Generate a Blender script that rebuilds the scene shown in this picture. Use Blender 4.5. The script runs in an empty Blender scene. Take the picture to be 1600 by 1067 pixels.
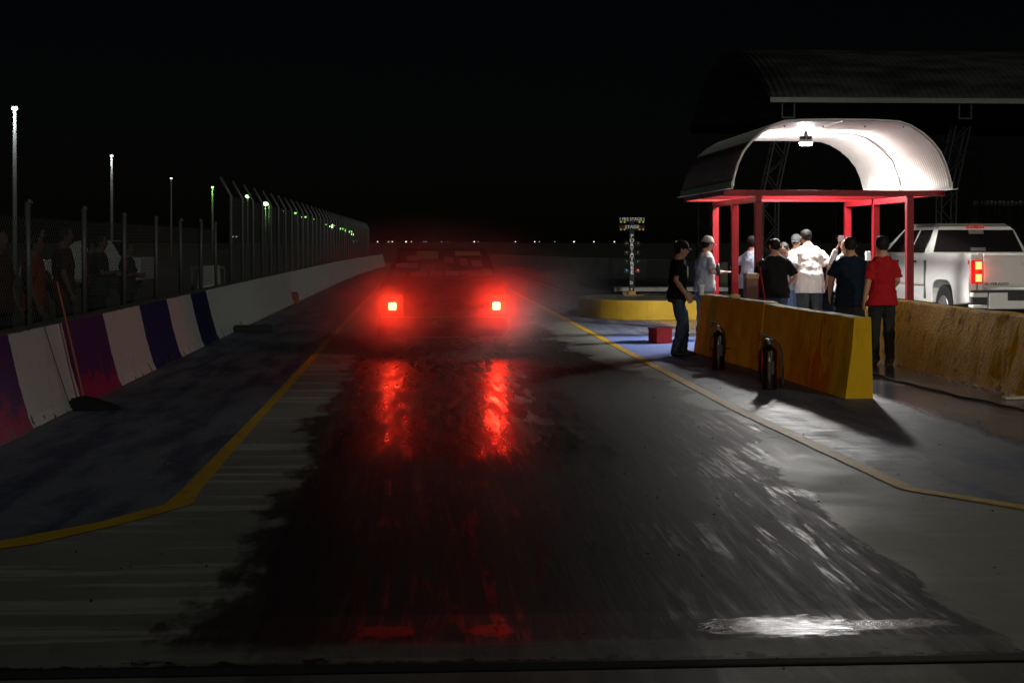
import bpy, bmesh, math, random
from mathutils import Vector, Matrix, Euler, noise as mnoise
PI = math.pi
R = math.radians
random.seed(7)
S = bpy.context.scene
col = S.collection

# ------------------------------------------------------------------ camera
F, H, HY, VX = 2350.0, 1.57, 379.0, 655.0      # focal px (1600 wide), eye height, horizon row, track vanishing column
TH = math.atan((800 - VX) / F)
cd = bpy.data.cameras.new('camera')
cd.sensor_width = 36.0
cd.lens = F / 1600 * 36
cd.shift_y = -(533.5 - HY) / 1600
cd.clip_start = 0.1
cd.clip_end = 5000
cam = bpy.data.objects.new('camera', cd)
cam.location = (0, 0, H)
cam.rotation_euler = (PI / 2, 0, -TH)
col.objects.link(cam)
S.camera = cam

# ------------------------------------------------------------------ world, light, exposure
SUN_EL, SUN_AZ = R(24), R(24)                   # sun lamp as assumed low floodlight glow from behind the camera, from the right
w = bpy.data.worlds.new('World')
S.world = w
w.use_nodes = True
wn = w.node_tree
bg = wn.nodes['Background']
sky = wn.nodes.new('ShaderNodeTexSky')
sky.sky_type = 'NISHITA'
sky.sun_disc = False
sky.sun_elevation = SUN_EL
sky.sun_rotation = PI - SUN_AZ
wn.links.new(sky.outputs[0], bg.inputs[0])
bg.inputs[1].default_value = 0.0002
sd = bpy.data.lights.new('sun', 'SUN')
sd.energy = 0.24
sd.angle = R(3)
sd.color = (.96, 1, 0.90)
so = bpy.data.objects.new('sun', sd)
col.objects.link(so)
sdir = Vector((-math.sin(SUN_AZ) * math.cos(SUN_EL), math.cos(SUN_AZ) * math.cos(SUN_EL), -math.sin(SUN_EL)))
so.rotation_euler = sdir.to_track_quat('-Z', 'Y').to_euler()
fd = bpy.data.lights.new('assumed_flood_light', 'SPOT')   # assumed floodlight added behind the camera, lights the tailgate and shirt backs
fd.energy = 5000
fd.spot_size = R(24)
fd.spot_blend = 0.6
fd.shadow_soft_size = 0.2
fd.color = (1, 0.9, 0.76)
fo = bpy.data.objects.new('assumed_flood_light', fd)
fo.location = (12.5, -6.0, 7.0)
fo.rotation_euler = (Vector((8.3, 24.5, 1.2)) - fo.location).to_track_quat('-Z', 'Y').to_euler()
col.objects.link(fo)
fill_l = bpy.data.lights.new('added_fill_light', 'SPOT')   # added fill spot behind the camera, brightens the lane faces of the barriers
fill_l.energy = 4200
fill_l.spot_size = R(15)
fill_l.spot_blend = 0.8
fill_l.shadow_soft_size = 0.25
fill_l.color = (1, 0.84, 0.6)
ho = bpy.data.objects.new('added_fill_light', fill_l)
ho.location = (-1.5, -9.0, 2.4)
ho.rotation_euler = (Vector((6.2, 18.5, -0.6)) - ho.location).to_track_quat('-Z', 'Y').to_euler()
col.objects.link(ho)
S.view_settings.view_transform = 'Standard'
S.view_settings.look = 'None'
S.view_settings.exposure = 0
S.view_settings.gamma = 1
S.cycles.use_denoising = True
S.cycles.max_bounces = 8
S.cycles.volume_bounces = 1
S.cycles.volume_step_rate = 0.6
S.cycles.sample_clamp_indirect = 4

# ------------------------------------------------------------------ placement helpers
CT, ST = math.cos(TH), math.sin(TH)
def at(px, py, d):
    xc = (px - 800) / F * d
    return Vector((xc * CT + d * ST, -xc * ST + d * CT, H - (py - HY) / F * d))
def G(px, py):
    return at(px, py, F * H / (py - HY))
def YD(X, d):
    return (d - X * ST) / CT

# ------------------------------------------------------------------ material helper
class M:
    def __init__(s, name):
        s.m = bpy.data.materials.new(name)
        s.m.use_nodes = True
        s.t = s.m.node_tree
        s.b = s.t.nodes['Principled BSDF']
        s.pos = None
    def n(s, t, **k):
        x = s.t.nodes.new(t)
        for a, v in k.items(): setattr(x, a, v)
        return x
    def l(s, a, b): s.t.links.new(a, b)
    def P(s, obj=False):
        if obj: return s.n('ShaderNodeTexCoord').outputs['Object']
        if not s.pos: s.pos = s.n('ShaderNodeNewGeometry').outputs['Position']
        return s.pos
    def xyz(s, v):
        x = s.n('ShaderNodeSeparateXYZ'); s.l(v, x.inputs[0]); return x.outputs
    def sc(s, v, sc, off=(0, 0, 0)):
        x = s.n('ShaderNodeMapping'); s.l(v, x.inputs[0]); x.inputs['Scale'].default_value = sc; x.inputs['Location'].default_value = off
        return x.outputs[0]
    def noise(s, v, scale=5, detail=4, rough=.55, dist=0):
        x = s.n('ShaderNodeTexNoise'); s.l(v, x.inputs['Vector'])
        x.inputs['Scale'].default_value = scale; x.inputs['Detail'].default_value = detail
        x.inputs['Roughness'].default_value = rough; x.inputs['Distortion'].default_value = dist
        return x.outputs[0]
    def voro(s, v, scale):
        x = s.n('ShaderNodeTexVoronoi'); s.l(v, x.inputs['Vector']); x.inputs['Scale'].default_value = scale
        x.feature = 'DISTANCE_TO_EDGE'
        return x.outputs[0]
    def math(s, op, a, b=0.0, clamp=False):
        x = s.n('ShaderNodeMath', operation=op, use_clamp=clamp)
        for i, v in enumerate((a, b)):
            if isinstance(v, (int, float)): x.inputs[i].default_value = v
            else: s.l(v, x.inputs[i])
        return x.outputs[0]
    def ramp(s, v, a, b, lo=0.0, hi=1.0):
        x = s.n('ShaderNodeMapRange'); x.interpolation_type = 'SMOOTHSTEP'; s.l(v, x.inputs[0])
        for i, q in zip((1, 2, 3, 4), (a, b, lo, hi)): x.inputs[i].default_value = q
        return x.outputs[0]
    def mix(s, f, a, b):
        x = s.n('ShaderNodeMix', data_type='RGBA')
        for i, v in ((0, f), (6, a), (7, b)):
            if isinstance(v, (int, float)): x.inputs[i].default_value = v
            elif isinstance(v, tuple): x.inputs[i].default_value = (*v, 1)
            else: s.l(v, x.inputs[i])
        return x.outputs[2]
    def steps(s, v, stops):
        x = s.n('ShaderNodeValToRGB'); s.l(v, x.inputs[0]); r = x.color_ramp; r.interpolation = 'CONSTANT'
        while len(r.elements) < len(stops): r.elements.new(0.5)
        for e, (p, c) in zip(r.elements, stops): e.position = p; e.color = (*c, 1)
        return x.outputs[0]
    def col(s, c):
        if isinstance(c, tuple): s.b.inputs['Base Color'].default_value = (*c, 1)
        else: s.l(c, s.b.inputs['Base Color'])
        return s
    def rough(s, r):
        if isinstance(r, (int, float)): s.b.inputs['Roughness'].default_value = r
        else: s.l(r, s.b.inputs['Roughness'])
        return s
    def metal(s, v): s.b.inputs['Metallic'].default_value = v; return s
    def bump(s, h, st=.3, dist=.01):
        x = s.n('ShaderNodeBump'); x.inputs['Strength'].default_value = st; x.inputs['Distance'].default_value = dist
        s.l(h, x.inputs['Height']); s.l(x.outputs[0], s.b.inputs['Normal']); return s
    def emit(s, c, st):
        s.b.inputs['Emission Color'].default_value = (*c, 1); s.b.inputs['Emission Strength'].default_value = st; return s

def plain(name, c, rough=.6, metal=0, var=.25, scale=6, bump=.15, bscale=40, coat=0):
    m = M(name)
    n = m.noise(m.P(True), scale, 5)
    m.col(m.mix(n, tuple(x * (1 - var) for x in c), tuple(min(1, x * (1 + var)) for x in c)))
    n2 = m.noise(m.P(True), bscale, 3)
    m.rough(m.ramp(n2, .2, .8, max(.02, rough - .08), min(1, rough + .08)))
    m.metal(metal).bump(n2, bump, .005)
    if coat: m.b.inputs['Coat Weight'].default_value = coat
    return m.m
def cloth(name, c, var=.2):
    m = M(name)
    p = m.P(True)
    n = m.noise(m.sc(p, (1, 1, .5)), 7, 4, .6, .6)
    m.col(m.mix(n, tuple(x * (1 - var) for x in c), tuple(min(1, x * (1 + var)) for x in c))).rough(.85)
    m.bump(n, .5, .03)
    m.b.inputs['Specular IOR Level'].default_value = .15
    return m.m
def glow(name, c, st):
    m = M(name); m.col((.02, .02, .02)).emit(c, st); return m.m

# ------------------------------------------------------------------ mesh helpers
def tag(o, label=None, cat=None, group=None, kind=None):
    for k, v in (('label', label), ('category', cat), ('group', group), ('kind', kind)):
        if v: o[k] = v
    return o
def empty(name, loc=(0, 0, 0), rz=0, label=None, cat=None, group=None):
    o = bpy.data.objects.new(name, None); col.objects.link(o)
    o.location = loc; o.rotation_euler.z = rz
    o.empty_display_size = .2
    return tag(o, label, cat, group)
def build(name, bm, mat, parent=None, bevel=0, smooth=False, rnorm=True):
    me = bpy.data.meshes.new(name)
    if rnorm: bmesh.ops.recalc_face_normals(bm, faces=bm.faces)
    bm.to_mesh(me); bm.free()
    o = bpy.data.objects.new(name, me); col.objects.link(o)
    for x in (mat if isinstance(mat, list) else [mat]): me.materials.append(x)
    if parent: o.parent = parent
    if bevel:
        b = o.modifiers.new('bevel', 'BEVEL'); b.width = bevel; b.segments = 2; b.limit_method = 'ANGLE'
    if smooth:
        for p in me.polygons: p.use_smooth = True
    return o
def BM(): return bmesh.new()
def box(bm, x0, x1, y0, y1, z0, z1, mi=0, mat=None):
    vs = [bm.verts.new((x, y, z)) for x in (x0, x1) for y in (y0, y1) for z in (z0, z1)]
    if mat:
        for v in vs: v.co = mat @ v.co
    for f in ((0, 1, 3, 2), (4, 6, 7, 5), (0, 4, 5, 1), (2, 3, 7, 6), (0, 2, 6, 4), (1, 5, 7, 3)):
        bm.faces.new([vs[i] for i in f]).material_index = mi
    return vs
def tube(bm, pts, rad, n=10, side=None, cap=True, mi=0):
    pts = [Vector(p) for p in pts]
    if isinstance(rad, (int, float)): rad = [rad] * len(pts)
    rings = []
    u = None
    for i, p in enumerate(pts):
        t = (pts[min(i + 1, len(pts) - 1)] - pts[max(i - 1, 0)]).normalized()
        ref = Vector(side) if side else (u if u is not None else (Vector((1, 0, 0)) if abs(t.x) < .9 else Vector((0, 1, 0))))
        u = (ref - t * ref.dot(t)).normalized()
        v = t.cross(u)
        r = rad[i]
        a, b = (r, r) if isinstance(r, (int, float)) else r
        rings.append([bm.verts.new(p + u * a * math.cos(2 * PI * k / n) + v * b * math.sin(2 * PI * k / n)) for k in range(n)])
    for i in range(len(rings) - 1):
        for k in range(n):
            bm.faces.new((rings[i][k], rings[i][(k + 1) % n], rings[i + 1][(k + 1) % n], rings[i + 1][k])).material_index = mi
    if cap:
        bm.faces.new(rings[0][::-1]).material_index = mi; bm.faces.new(rings[-1]).material_index = mi
    return rings
def prism(bm, pts, axis, a, b, mi=0, warp=None):
    """outline pts (2-D) extruded along axis from a to b; for axis x pts are (y,z), axis y (x,z), axis z (x,y)"""
    def mk(p, t):
        c = {'x': (t, p[0], p[1]), 'y': (p[0], t, p[1]), 'z': (p[0], p[1], t)}[axis]
        if warp: c = warp(*c)
        return bm.verts.new(c)
    A = [mk(p, a) for p in pts]; B = [mk(p, b) for p in pts]
    n = len(pts)
    for i in range(n): bm.faces.new((A[i], A[(i + 1) % n], B[(i + 1) % n], B[i])).material_index = mi
    bm.faces.new(A[::-1]).material_index = mi; bm.faces.new(B).material_index = mi
def ball(bm, c, r, seg=12, mi=0):
    if isinstance(r, (int, float)): r = (r, r, r)
    ret = bmesh.ops.create_uvsphere(bm, u_segments=seg, v_segments=max(6, seg * 2 // 3), radius=1)
    for v in ret['verts']: v.co = Vector((v.co.x * r[0] + c[0], v.co.y * r[1] + c[1], v.co.z * r[2] + c[2]))
    for f in {f for v in ret['verts'] for f in v.link_faces}: f.material_index = mi
def text_mesh(name, s, size, mat, parent, loc, rot=(PI / 2, 0, 0), ext=.004, sx=1, bold=.0):
    cu = bpy.data.curves.new(name, 'FONT'); cu.body = s; cu.size = size; cu.extrude = ext; cu.offset = bold
    cu.align_x = 'CENTER'; cu.align_y = 'CENTER'
    t = bpy.data.objects.new(name, cu); col.objects.link(t)
    dg = bpy.context.evaluated_depsgraph_get()
    me = bpy.data.meshes.new_from_object(t.evaluated_get(dg))
    bpy.data.objects.remove(t)
    o = bpy.data.objects.new(name, me); col.objects.link(o); me.materials.clear(); me.materials.append(mat)
    o.parent = parent; o.location = loc; o.rotation_euler = rot; o.scale = (sx, 1, 1)
    return o

# ------------------------------------------------------------------ ground
def zg(y):
    if y < 5.86 or y > 9.0: return 0.0
    if y < 6.46: return -0.026 * (y - 5.86) / .60
    t = (y - 6.46) / 2.54
    return -0.026 * (1 - t * t * (3 - 2 * t))
g = M('track_ground')
p = g.P(); X, Y, Z = g.xyz(p)
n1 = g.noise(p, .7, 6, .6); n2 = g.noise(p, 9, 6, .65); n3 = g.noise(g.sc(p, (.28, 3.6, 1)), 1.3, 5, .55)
st = g.noise(g.sc(p, (6, .38, 1)), 1.5, 8, .66, 1.3)
st2 = g.noise(g.sc(p, (15, .7, 1), (3, 1, 0)), 1.0, 6, .62, 1.2)
conc = g.mix(n1, (.17, .175, .15), (.30, .305, .27))
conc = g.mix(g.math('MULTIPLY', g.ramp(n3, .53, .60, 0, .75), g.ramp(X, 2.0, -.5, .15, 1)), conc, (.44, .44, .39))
conc = g.mix(g.ramp(n2, .5, .75, 0, .35), conc, (.10, .10, .09))
# rubber laid down by the tyres
wx = g.math('ADD', X, g.math('MULTIPLY', g.math('SUBTRACT', g.noise(g.sc(p, (1, .35, 1)), 1.2, 6, .65), .5), 1.5))
wx = g.math('ADD', wx, g.math('MULTIPLY', g.math('SUBTRACT', g.noise(p, 2.4, 3, .5), .5), .35))
left = g.math('ADD', g.math('MULTIPLY', g.ramp(wx, -.96, -.82), .75), g.math('MULTIPLY', g.ramp(wx, -1.3, -.5), .25))
wxr = g.math('SUBTRACT', wx, g.math('MULTIPLY', g.math('MULTIPLY', g.ramp(Y, 8.2, 12), g.ramp(Y, 20, 17.5)), .50))
right = g.math('ADD', g.math('MULTIPLY', g.ramp(wxr, 2.32, 2.20), .6), g.math('MULTIPLY', g.ramp(wxr, 2.9, 2.0), .4))
rub = g.math('MULTIPLY', left, right)
fadefar = g.ramp(Y, 60, 25, .55, 1)
rub = g.math('MULTIPLY', rub, fadefar)
nearcut = g.ramp(g.math('ADD', Y, g.math('MULTIPLY', n2, .25)), 5.95, 6.15, .45, 1)
rub = g.math('MULTIPLY', rub, nearcut)
rubs = g.math('MULTIPLY', rub, g.ramp(st, .25, .52, .74, 1))
rcol = g.mix(g.ramp(st, .35, .72), (.005, .005, .005), (.032, .031, .029))
cc = g.mix(rubs, conc, rcol)
trk = None
jit = g.math('MULTIPLY', g.math('SUBTRACT', g.noise(g.sc(p, (3, .8, 1)), 2.0, 6, .65), .5), .34)
for y0, xc, k2, wd_, am in ((7.4, 2.20, -.020, .16, .95), (9.5, 1.72, -.006, .10, .7), (8.2, 1.05, -.010, .13, .8), (7.0, .25, .007, .12, .75), (9.0, -.62, .009, .14, .85), (6.5, 1.42, -.012, .07, .6), (10, .62, .004, .10, .6)):
    dy = g.math('SUBTRACT', Y, y0); ctr = g.math('ADD', g.math('MULTIPLY', g.math('MULTIPLY', dy, dy), k2), xc)
    d_ = g.math('ABSOLUTE', g.math('ADD', g.math('SUBTRACT', X, ctr), jit))
    m_ = g.math('MULTIPLY', g.ramp(d_, wd_ * 1.15, wd_ * .8), am)
    trk = m_ if trk is None else g.math('MAXIMUM', trk, m_)
trk = g.math('MULTIPLY', g.math('MULTIPLY', trk, g.ramp(Y, 22, 14)), g.math('MULTIPLY', g.ramp(st, .30, .45, .55, 1), nearcut))
cc = g.mix(trk, cc, (.005, .005, .005))
rubs = g.math('MAXIMUM', rubs, trk)
# expansion seam across the track
seam = g.math('MULTIPLY', g.ramp(Y, 5.50, 5.53), g.ramp(g.math('SUBTRACT', Y, g.math('MULTIPLY', g.ramp(n2, .45, .7), .10)), 5.66, 5.62))
cc = g.mix(seam, cc, (.008, .008, .008))
# dirt off the track
off = g.math('MAXIMUM', g.math('GREATER_THAN', X, 17.0), g.math('LESS_THAN', X, -3.3))
off = g.math('MAXIMUM', off, g.ramp(Y, 105, 125))
dirt = g.mix(g.noise(p, 3, 6), (.05, .045, .035), (.11, .10, .08))
cc = g.mix(off, cc, dirt)
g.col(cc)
def blob(cx, cy, rx, ry, k=1.0):
    dx = g.math('DIVIDE', g.math('SUBTRACT', X, cx), rx); dy = g.math('DIVIDE', g.math('SUBTRACT', Y, cy), ry)
    e = g.math('ADD', g.math('MULTIPLY', dx, dx), g.math('MULTIPLY', dy, dy))
    e = g.math('ADD', e, g.math('MULTIPLY', g.math('SUBTRACT', g.noise(g.sc(p, (1, 2.2, 1)), 7, 5, .65, .6), .5), 3.2))
    return g.math('MULTIPLY', g.ramp(e, 1.25, .55), k)
wet = g.math('MAXIMUM', blob(1.50, 6.12, .33, .20), blob(1.95, 6.14, .28, .10, .6))
wet = g.math('MAXIMUM', wet, g.math('MAXIMUM', blob(-.14, 6.14, .13, .12, .42), blob(.29, 6.14, .11, .12, .36)))
r0 = g.ramp(n1, .3, .7, .50, .72)
gl_ = g.math('MULTIPLY', g.ramp(g.math('ADD', Y, g.math('MULTIPLY', st, 2.5)), 11.5, 13.0), g.ramp(g.math('ADD', X, n1), 2.3, 1.4))
patch = g.math('MULTIPLY', g.ramp(st2, .50, .60), g.ramp(g.noise(p, 1.1, 5, .6), .42, .58))
rb_ = g.math('SUBTRACT', g.ramp(st, .3, .7, .52, .66), g.math('MULTIPLY', patch, .20))
gz2 = g.math('ADD', g.ramp(g.noise(g.sc(p, (4.5, .55, 1)), 1.6, 5, .6), .36, .62, .12, .36), g.ramp(X, .3, -.3, 0, .12))
rb_ = g.mix(gl_, rb_, gz2)
rr = g.mix(rubs, r0, rb_)
rr = g.mix(wet, rr, g.ramp(n2, .36, .66, .03, .13))
rr = g.mix(off, rr, (.95, .95, .95))
g.rough(rr)
g.l(g.math('MAXIMUM', g.ramp(rubs, .2, .9, .40, .13), g.math('MAXIMUM', g.math('MULTIPLY', wet, .9), g.math('MAXIMUM', g.math('MULTIPLY', g.math('MULTIPLY', gl_, .5), rubs), g.math('MULTIPLY', patch, .36)))), g.b.inputs['Specular IOR Level'])
hh = g.math('ADD', g.math('MULTIPLY', n2, .35), g.math('MULTIPLY', g.math('MULTIPLY', st2, rub), .55))
hh = g.math('ADD', hh, g.math('MULTIPLY', g.math('MULTIPLY', g.noise(g.sc(p, (1.0, 1.6, 1)), 17, 5, .62, 1.4), wet), 1.0))
g.bump(hh, .45, .008)
ys = [-60, -20, 0, 4, 5.4, 5.50, 5.515, 5.60, 5.615, 5.75, 5.86] + [5.86 + .60 * i / 4 for i in range(1, 5)] + [6.46 + 2.54 * i / 10 for i in range(1, 11)] + [12, 20, 40, 80, 160, 400, 1000, 3500]
xs = [-2500, -300, -60, -10, -3.3, 0, 3, 7, 17, 60, 300, 2500]
bm = BM()
def gz(y):
    if 5.51 < y < 5.61: return -.022
    return zg(y)
vg = [[bm.verts.new((x, y, gz(y))) for x in xs] for y in ys]
for i in range(len(ys) - 1):
    for j in range(len(xs) - 1): bm.faces.new((vg[i][j], vg[i][j + 1], vg[i + 1][j + 1], vg[i + 1][j]))
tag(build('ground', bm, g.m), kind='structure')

def strip_sheet(name, poly_rows, mat, dz):
    """rows: (y, x0, x1)"""
    bm = BM(); prev = None
    rows = []
    for (a, b) in zip(poly_rows, poly_rows[1:]):
        k = max(1, int(abs(b[0] - a[0]) / .25)) if a[0] < 12 else max(1, int(abs(b[0] - a[0]) / 2))
        for i in range(k): rows.append(tuple(a[q] + (b[q] - a[q]) * i / k for q in range(3)))
    rows.append(poly_rows[-1])
    for y, x0, x1 in rows:
        cur = [bm.verts.new((x0, y, zg(y) + dz)), bm.verts.new((x1, y, zg(y) + dz))]
        if prev: bm.faces.new((prev[0], prev[1], cur[1], cur[0]))
        prev = cur
    return tag(build(name, bm, mat), kind='structure')

def apron_mat(name, blue):
    a = M(name); p = a.P(); X, Y, Z = a.xyz(p)
    n1 = a.noise(p, .55, 6, .62, .4); n2 = a.noise(p, 8, 6, .65); n3 = a.noise(a.sc(p, (3, .5, 1)), 1.1, 6, .6)
    base = a.mix(n1, (.085, .105, .145), (.22, .235, .265))
    base = a.mix(a.ramp(n3, .42, .62, 0, .85), base, blue)
    base = a.mix(a.ramp(n2, .52, .7, 0, .5), base, (.27, .27, .27))
    # strong blue patch in front of the start kiosk
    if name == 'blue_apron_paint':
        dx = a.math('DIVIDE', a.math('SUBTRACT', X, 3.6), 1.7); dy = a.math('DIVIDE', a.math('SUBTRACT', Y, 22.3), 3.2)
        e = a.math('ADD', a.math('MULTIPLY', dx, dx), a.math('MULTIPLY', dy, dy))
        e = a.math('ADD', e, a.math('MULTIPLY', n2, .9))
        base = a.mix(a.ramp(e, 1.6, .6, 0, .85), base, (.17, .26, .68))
    near_ = a.ramp(X, 4.45, 4.8)
    a.col(base).rough(a.mix(near_, a.math('ADD', a.ramp(n1, .3, .7, .48, .60), a.ramp(a.noise(a.sc(p, (1, 2.5, 1)), 3.5, 5, .65), .4, .62, 0, .14)), a.ramp(n1, .3, .7, .13, .24)))
    a.bump(a.math('ADD', n2, a.math('MULTIPLY', n1, 1.5)), .3, .006)
    return a.m
lineL = [(7.75, -2.62, -2.35), (8.0, -2.27, -2.0), (8.55, -1.80, -1.62), (9.1, -1.52, -1.35), (9.6, -1.5, -1.38), (13, -1.49, -1.395), (40, -1.49, -1.395), (95, -1.49, -1.395)]
lineR = [(8.2, 3.83, 3.98), (9.30, 3.10, 3.24), (9.42, 3.05, 3.17), (14, 2.92, 3.04), (30, 2.92, 3.04), (95, 2.92, 3.04)]
strip_sheet('pavement', [(7.75, -3.3, -2.62), (8.0, -3.3, -2.27), (8.55, -3.3, -1.80), (9.1, -3.3, -1.52), (13, -3.3, -1.5), (95, -3.3, -1.5)], apron_mat('grey_apron_paint', (.035, .05, .10)), .003)
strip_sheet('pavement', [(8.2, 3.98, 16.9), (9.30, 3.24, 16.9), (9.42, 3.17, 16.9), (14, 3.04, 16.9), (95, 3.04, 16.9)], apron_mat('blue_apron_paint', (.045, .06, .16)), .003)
ym = M('yellow_line_paint'); p = ym.P()
n2 = ym.noise(p, 7, 6, .7); n3 = ym.noise(ym.sc(p, (2, .8, 1)), 2.5, 5)
ym.col(ym.mix(ym.ramp(n2, .50, .68, 0, .6), ym.mix(n3, (.58, .34, .006), (.72, .44, .012)), (.16, .13, .07))).rough(.6)
ym.bump(n2, .3, .004)
strip_sheet('lane_line', lineL, ym.m, .007)
strip_sheet('lane_line', lineR, ym.m, .007)

# ------------------------------------------------------------------ shared materials
mt_black = plain('black_rubber', (.015, .015, .015), .6)
mt_galv = plain('galvanised_steel', (.17, .175, .175), .55, .4, .2)
mt_galv2 = plain('bright_galvanised_steel', (.22, .23, .22), .5, .3, .2)
mt_wire = plain('fence_wire', (.13, .13, .13), .6, .3)
mt_conc = plain('old_concrete', (.24, .235, .21), .85, 0, .35, 2, .5, 20)
mt_dark = plain('dark_plastic', (.02, .02, .022), .4)
mt_white = plain('white_paint', (.75, .75, .72), .45, 0, .08)
mt_chrome = plain('chrome', (.6, .6, .6), .15, 1, .05)

# ------------------------------------------------------------------ left track wall
def wall_between(name, path, prof, mat, label, cat='wall', step=.25, jitter=.006):
    """path: list of (x,y) base points; prof: (offset to the left, z) closed outline"""
    bm = BM(); rings = []; pts = []
    for a, b in zip(path, path[1:]):
        a, b = Vector(a), Vector(b); k = max(1, int((b - a).length / step))
        pts += [a + (b - a) * i / k for i in range(k)]
    pts.append(Vector(path[-1]))
    for i, q in enumerate(pts):
        t = (pts[min(i + 1, len(pts) - 1)] - pts[max(0, i - 1)]).normalized()
        nrm = Vector((-t.y, t.x))
        r = []
        for o, z in prof:
            j = jitter * mnoise.noise(Vector((q.x * 3, q.y * 3, z * 5 + o)))
            c = q + nrm * (o + j * 1.5)
            r.append(bm.verts.new((c.x, c.y, z + (j if z > .02 else 0))))
        rings.append(r)
    n = len(prof)
    for a, b in zip(rings, rings[1:]):
        for k in range(n): bm.faces.new((a[k], a[(k + 1) % n], b[(k + 1) % n], b[k]))
    bm.faces.new(rings[0]); bm.faces.new(rings[-1][::-1])
    return tag(build(name, bm, mat), label, cat)
JP = [(0, 0), (.05, .10), (.13, .40), (.22, .79), (.235, .81), (.42, .81), (.43, .79), (.50, .40), (.60, .0)]
wm = M('painted_wall'); p = wm.P(); X, Y, Z = wm.xyz(p)
n2 = wm.noise(p, 7, 6, .65); nd = wm.noise(wm.sc(p, (1, 1, .35)), 9, 3)
yj = wm.math('ADD', Y, wm.math('MULTIPLY', wm.noise(wm.sc(p, (0, 0, 1)), 9, 4), .10))
WH, PU, BL, NV = (.80, .84, .82), (.050, .018, .16), (.02, .03, .17), (.012, .02, .10)
t = wm.ramp(yj, 0, 1); t.node.interpolation_type = 'LINEAR'; t.node.inputs[1].default_value = 8; t.node.inputs[2].default_value = 40
fy = lambda d: (d * 1.002 + .2 - 8) / 32
cst = wm.steps(t, [(0, WH), (fy(9.2), PU), (fy(12.55), WH), (fy(14.5), PU), (fy(16.3), WH), (fy(18.4), BL), (fy(20.5), WH), (fy(22.6), NV), (fy(24.2), WH)])
# magenta sprayed along the foot of the purple panels
purple = wm.steps(t, [(0, (0, 0, 0)), (fy(9.2), (1, 1, 1)), (fy(12.55), (0, 0, 0)), (fy(14.5), (1, 1, 1)), (fy(16.3), (0, 0, 0))])
spray = wm.math('MULTIPLY', wm.ramp(wm.math('ADD', Z, wm.math('MULTIPLY', wm.noise(p, 3.2, 5, .6, .8), -.9)), -.16, -.34), purple)
cst = wm.mix(spray, cst, (.42, .012, .10))
cst = wm.mix(wm.ramp(n2, .5, .8, 0, .45), cst, wm.mix(.5, cst, (.16, .15, .13)))
bare = wm.math('GREATER_THAN', wm.math('SUBTRACT', wm.math('MULTIPLY', wm.ramp(nd, .56, .70), .16), Z), -.015)
top = wm.math('GREATER_THAN', wm.math('ADD', Z, wm.math('MULTIPLY', n2, .03)), .812)
cst = wm.mix(wm.math('MAXIMUM', bare, top), cst, (.13, .12, .10))
wm.col(cst).rough(.75).bump(wm.math('ADD', n2, wm.noise(p, 40, 3)), .5, .008)
wall_between('track_wall', [(-3.22, 7.6), (-3.2, 30), (-3.1, 60), (-2.9, 75), (-2.2, 100)], JP, wm.m,
             'long sloped concrete track wall on the left in purple, white and blue panels')
fw = M('far_wall_paint'); p = fw.P(); n = fw.noise(p, 1.2, 5); fw.col(fw.mix(n, (.5, .49, .45), (.75, .74, .7))).rough(.8)
fw.bump(fw.noise(p, 9, 4), .4, .01)
wall_between('far_track_wall', [(4.6, 100), (5.6, 92), (7.4, 80), (10.6, 68), (12.0, 58)], [(0, 0), (0, .40), (0, .80), (-.25, .80), (-.3, 0)], fw.m,
             'far pale concrete track wall curving behind the starting tree', step=1)

# ------------------------------------------------------------------ fences on the left
def fence_mesh(bm, x0, y0, x1, y1, z0, z1, sp, r):
    L = math.hypot(x1 - x0, y1 - y0); ux, uy = (x1 - x0) / L, (y1 - y0) / L; hgt = z1 - z0
    k = -int(hgt / sp) - 1
    while k * sp < L:
        for s in (1, -1):
            a = k * sp if s == 1 else k * sp + hgt
            b = a + s * hgt; za, zb = z0, z1
            p0, p1 = Vector((a, 0, za)), Vector((b, 0, zb))
            def clip(pp, qq):
                for lim, sg in ((0, 1), (L, -1)):
                    if (pp.x - lim) * sg < 0:
                        if (qq.x - lim) * sg <= 0: return None
                        tt = (lim - pp.x) / (qq.x - pp.x); pp = pp + (qq - pp) * tt
                return pp
            c0, c1 = clip(p0, p1), clip(p1, p0)
            if c0 is None or c1 is None or (c1 - c0).length < .02: continue
            W = lambda c: (x0 + ux * c.x, y0 + uy * c.x, c.z)
            tube(bm, [W(c0), W(c1)], r, 3, cap=False)
        k += 1
fr = empty('spectator_fence', (-3.55, 9, 0), 0, 'low chain link fence with steel posts behind the painted panels', 'fence')
pys = [(x, y) for x, y in [(-20, 10.4), (47, 0), (133, 0), (195, 0), (245, 0), (284, 0), (314, 0), (338, 0)]]
lowY = []
for q in (-90, 47, 133, 195, 245, 284, 314, 338):
    d = F * 3.56 / (VX - q) ; lowY.append(YD(-3.56, d))
for i, y in enumerate(lowY):
    bm = BM(); zt = 1.93 + random.uniform(-.03, .03)
    tube(bm, [(-.01, y - 9, .78), (-.01 + random.uniform(-.02, .02), y - 9, zt)], .028, 10)
    ball(bm, (-.01, y - 9, zt), .031, 8)
    build('fence_post', bm, mt_galv, fr, smooth=True)
bm = BM(); fence_mesh(bm, -.05, lowY[0] - 9, -.05, lowY[-1] - 9, .84, 1.80, .085, .0022)
build('chain_link_mesh', bm, mt_wire, fr)
tf = empty('catch_fence', (-3.55, 27, 0), 0, 'tall chain link catch fence with posts bent outward at the top on the white wall', 'fence')
y = YD(-3.55, F * 3.52 / (VX - 363.7)); tallY = []
while y < 96: tallY.append(y); y += 1.87
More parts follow.
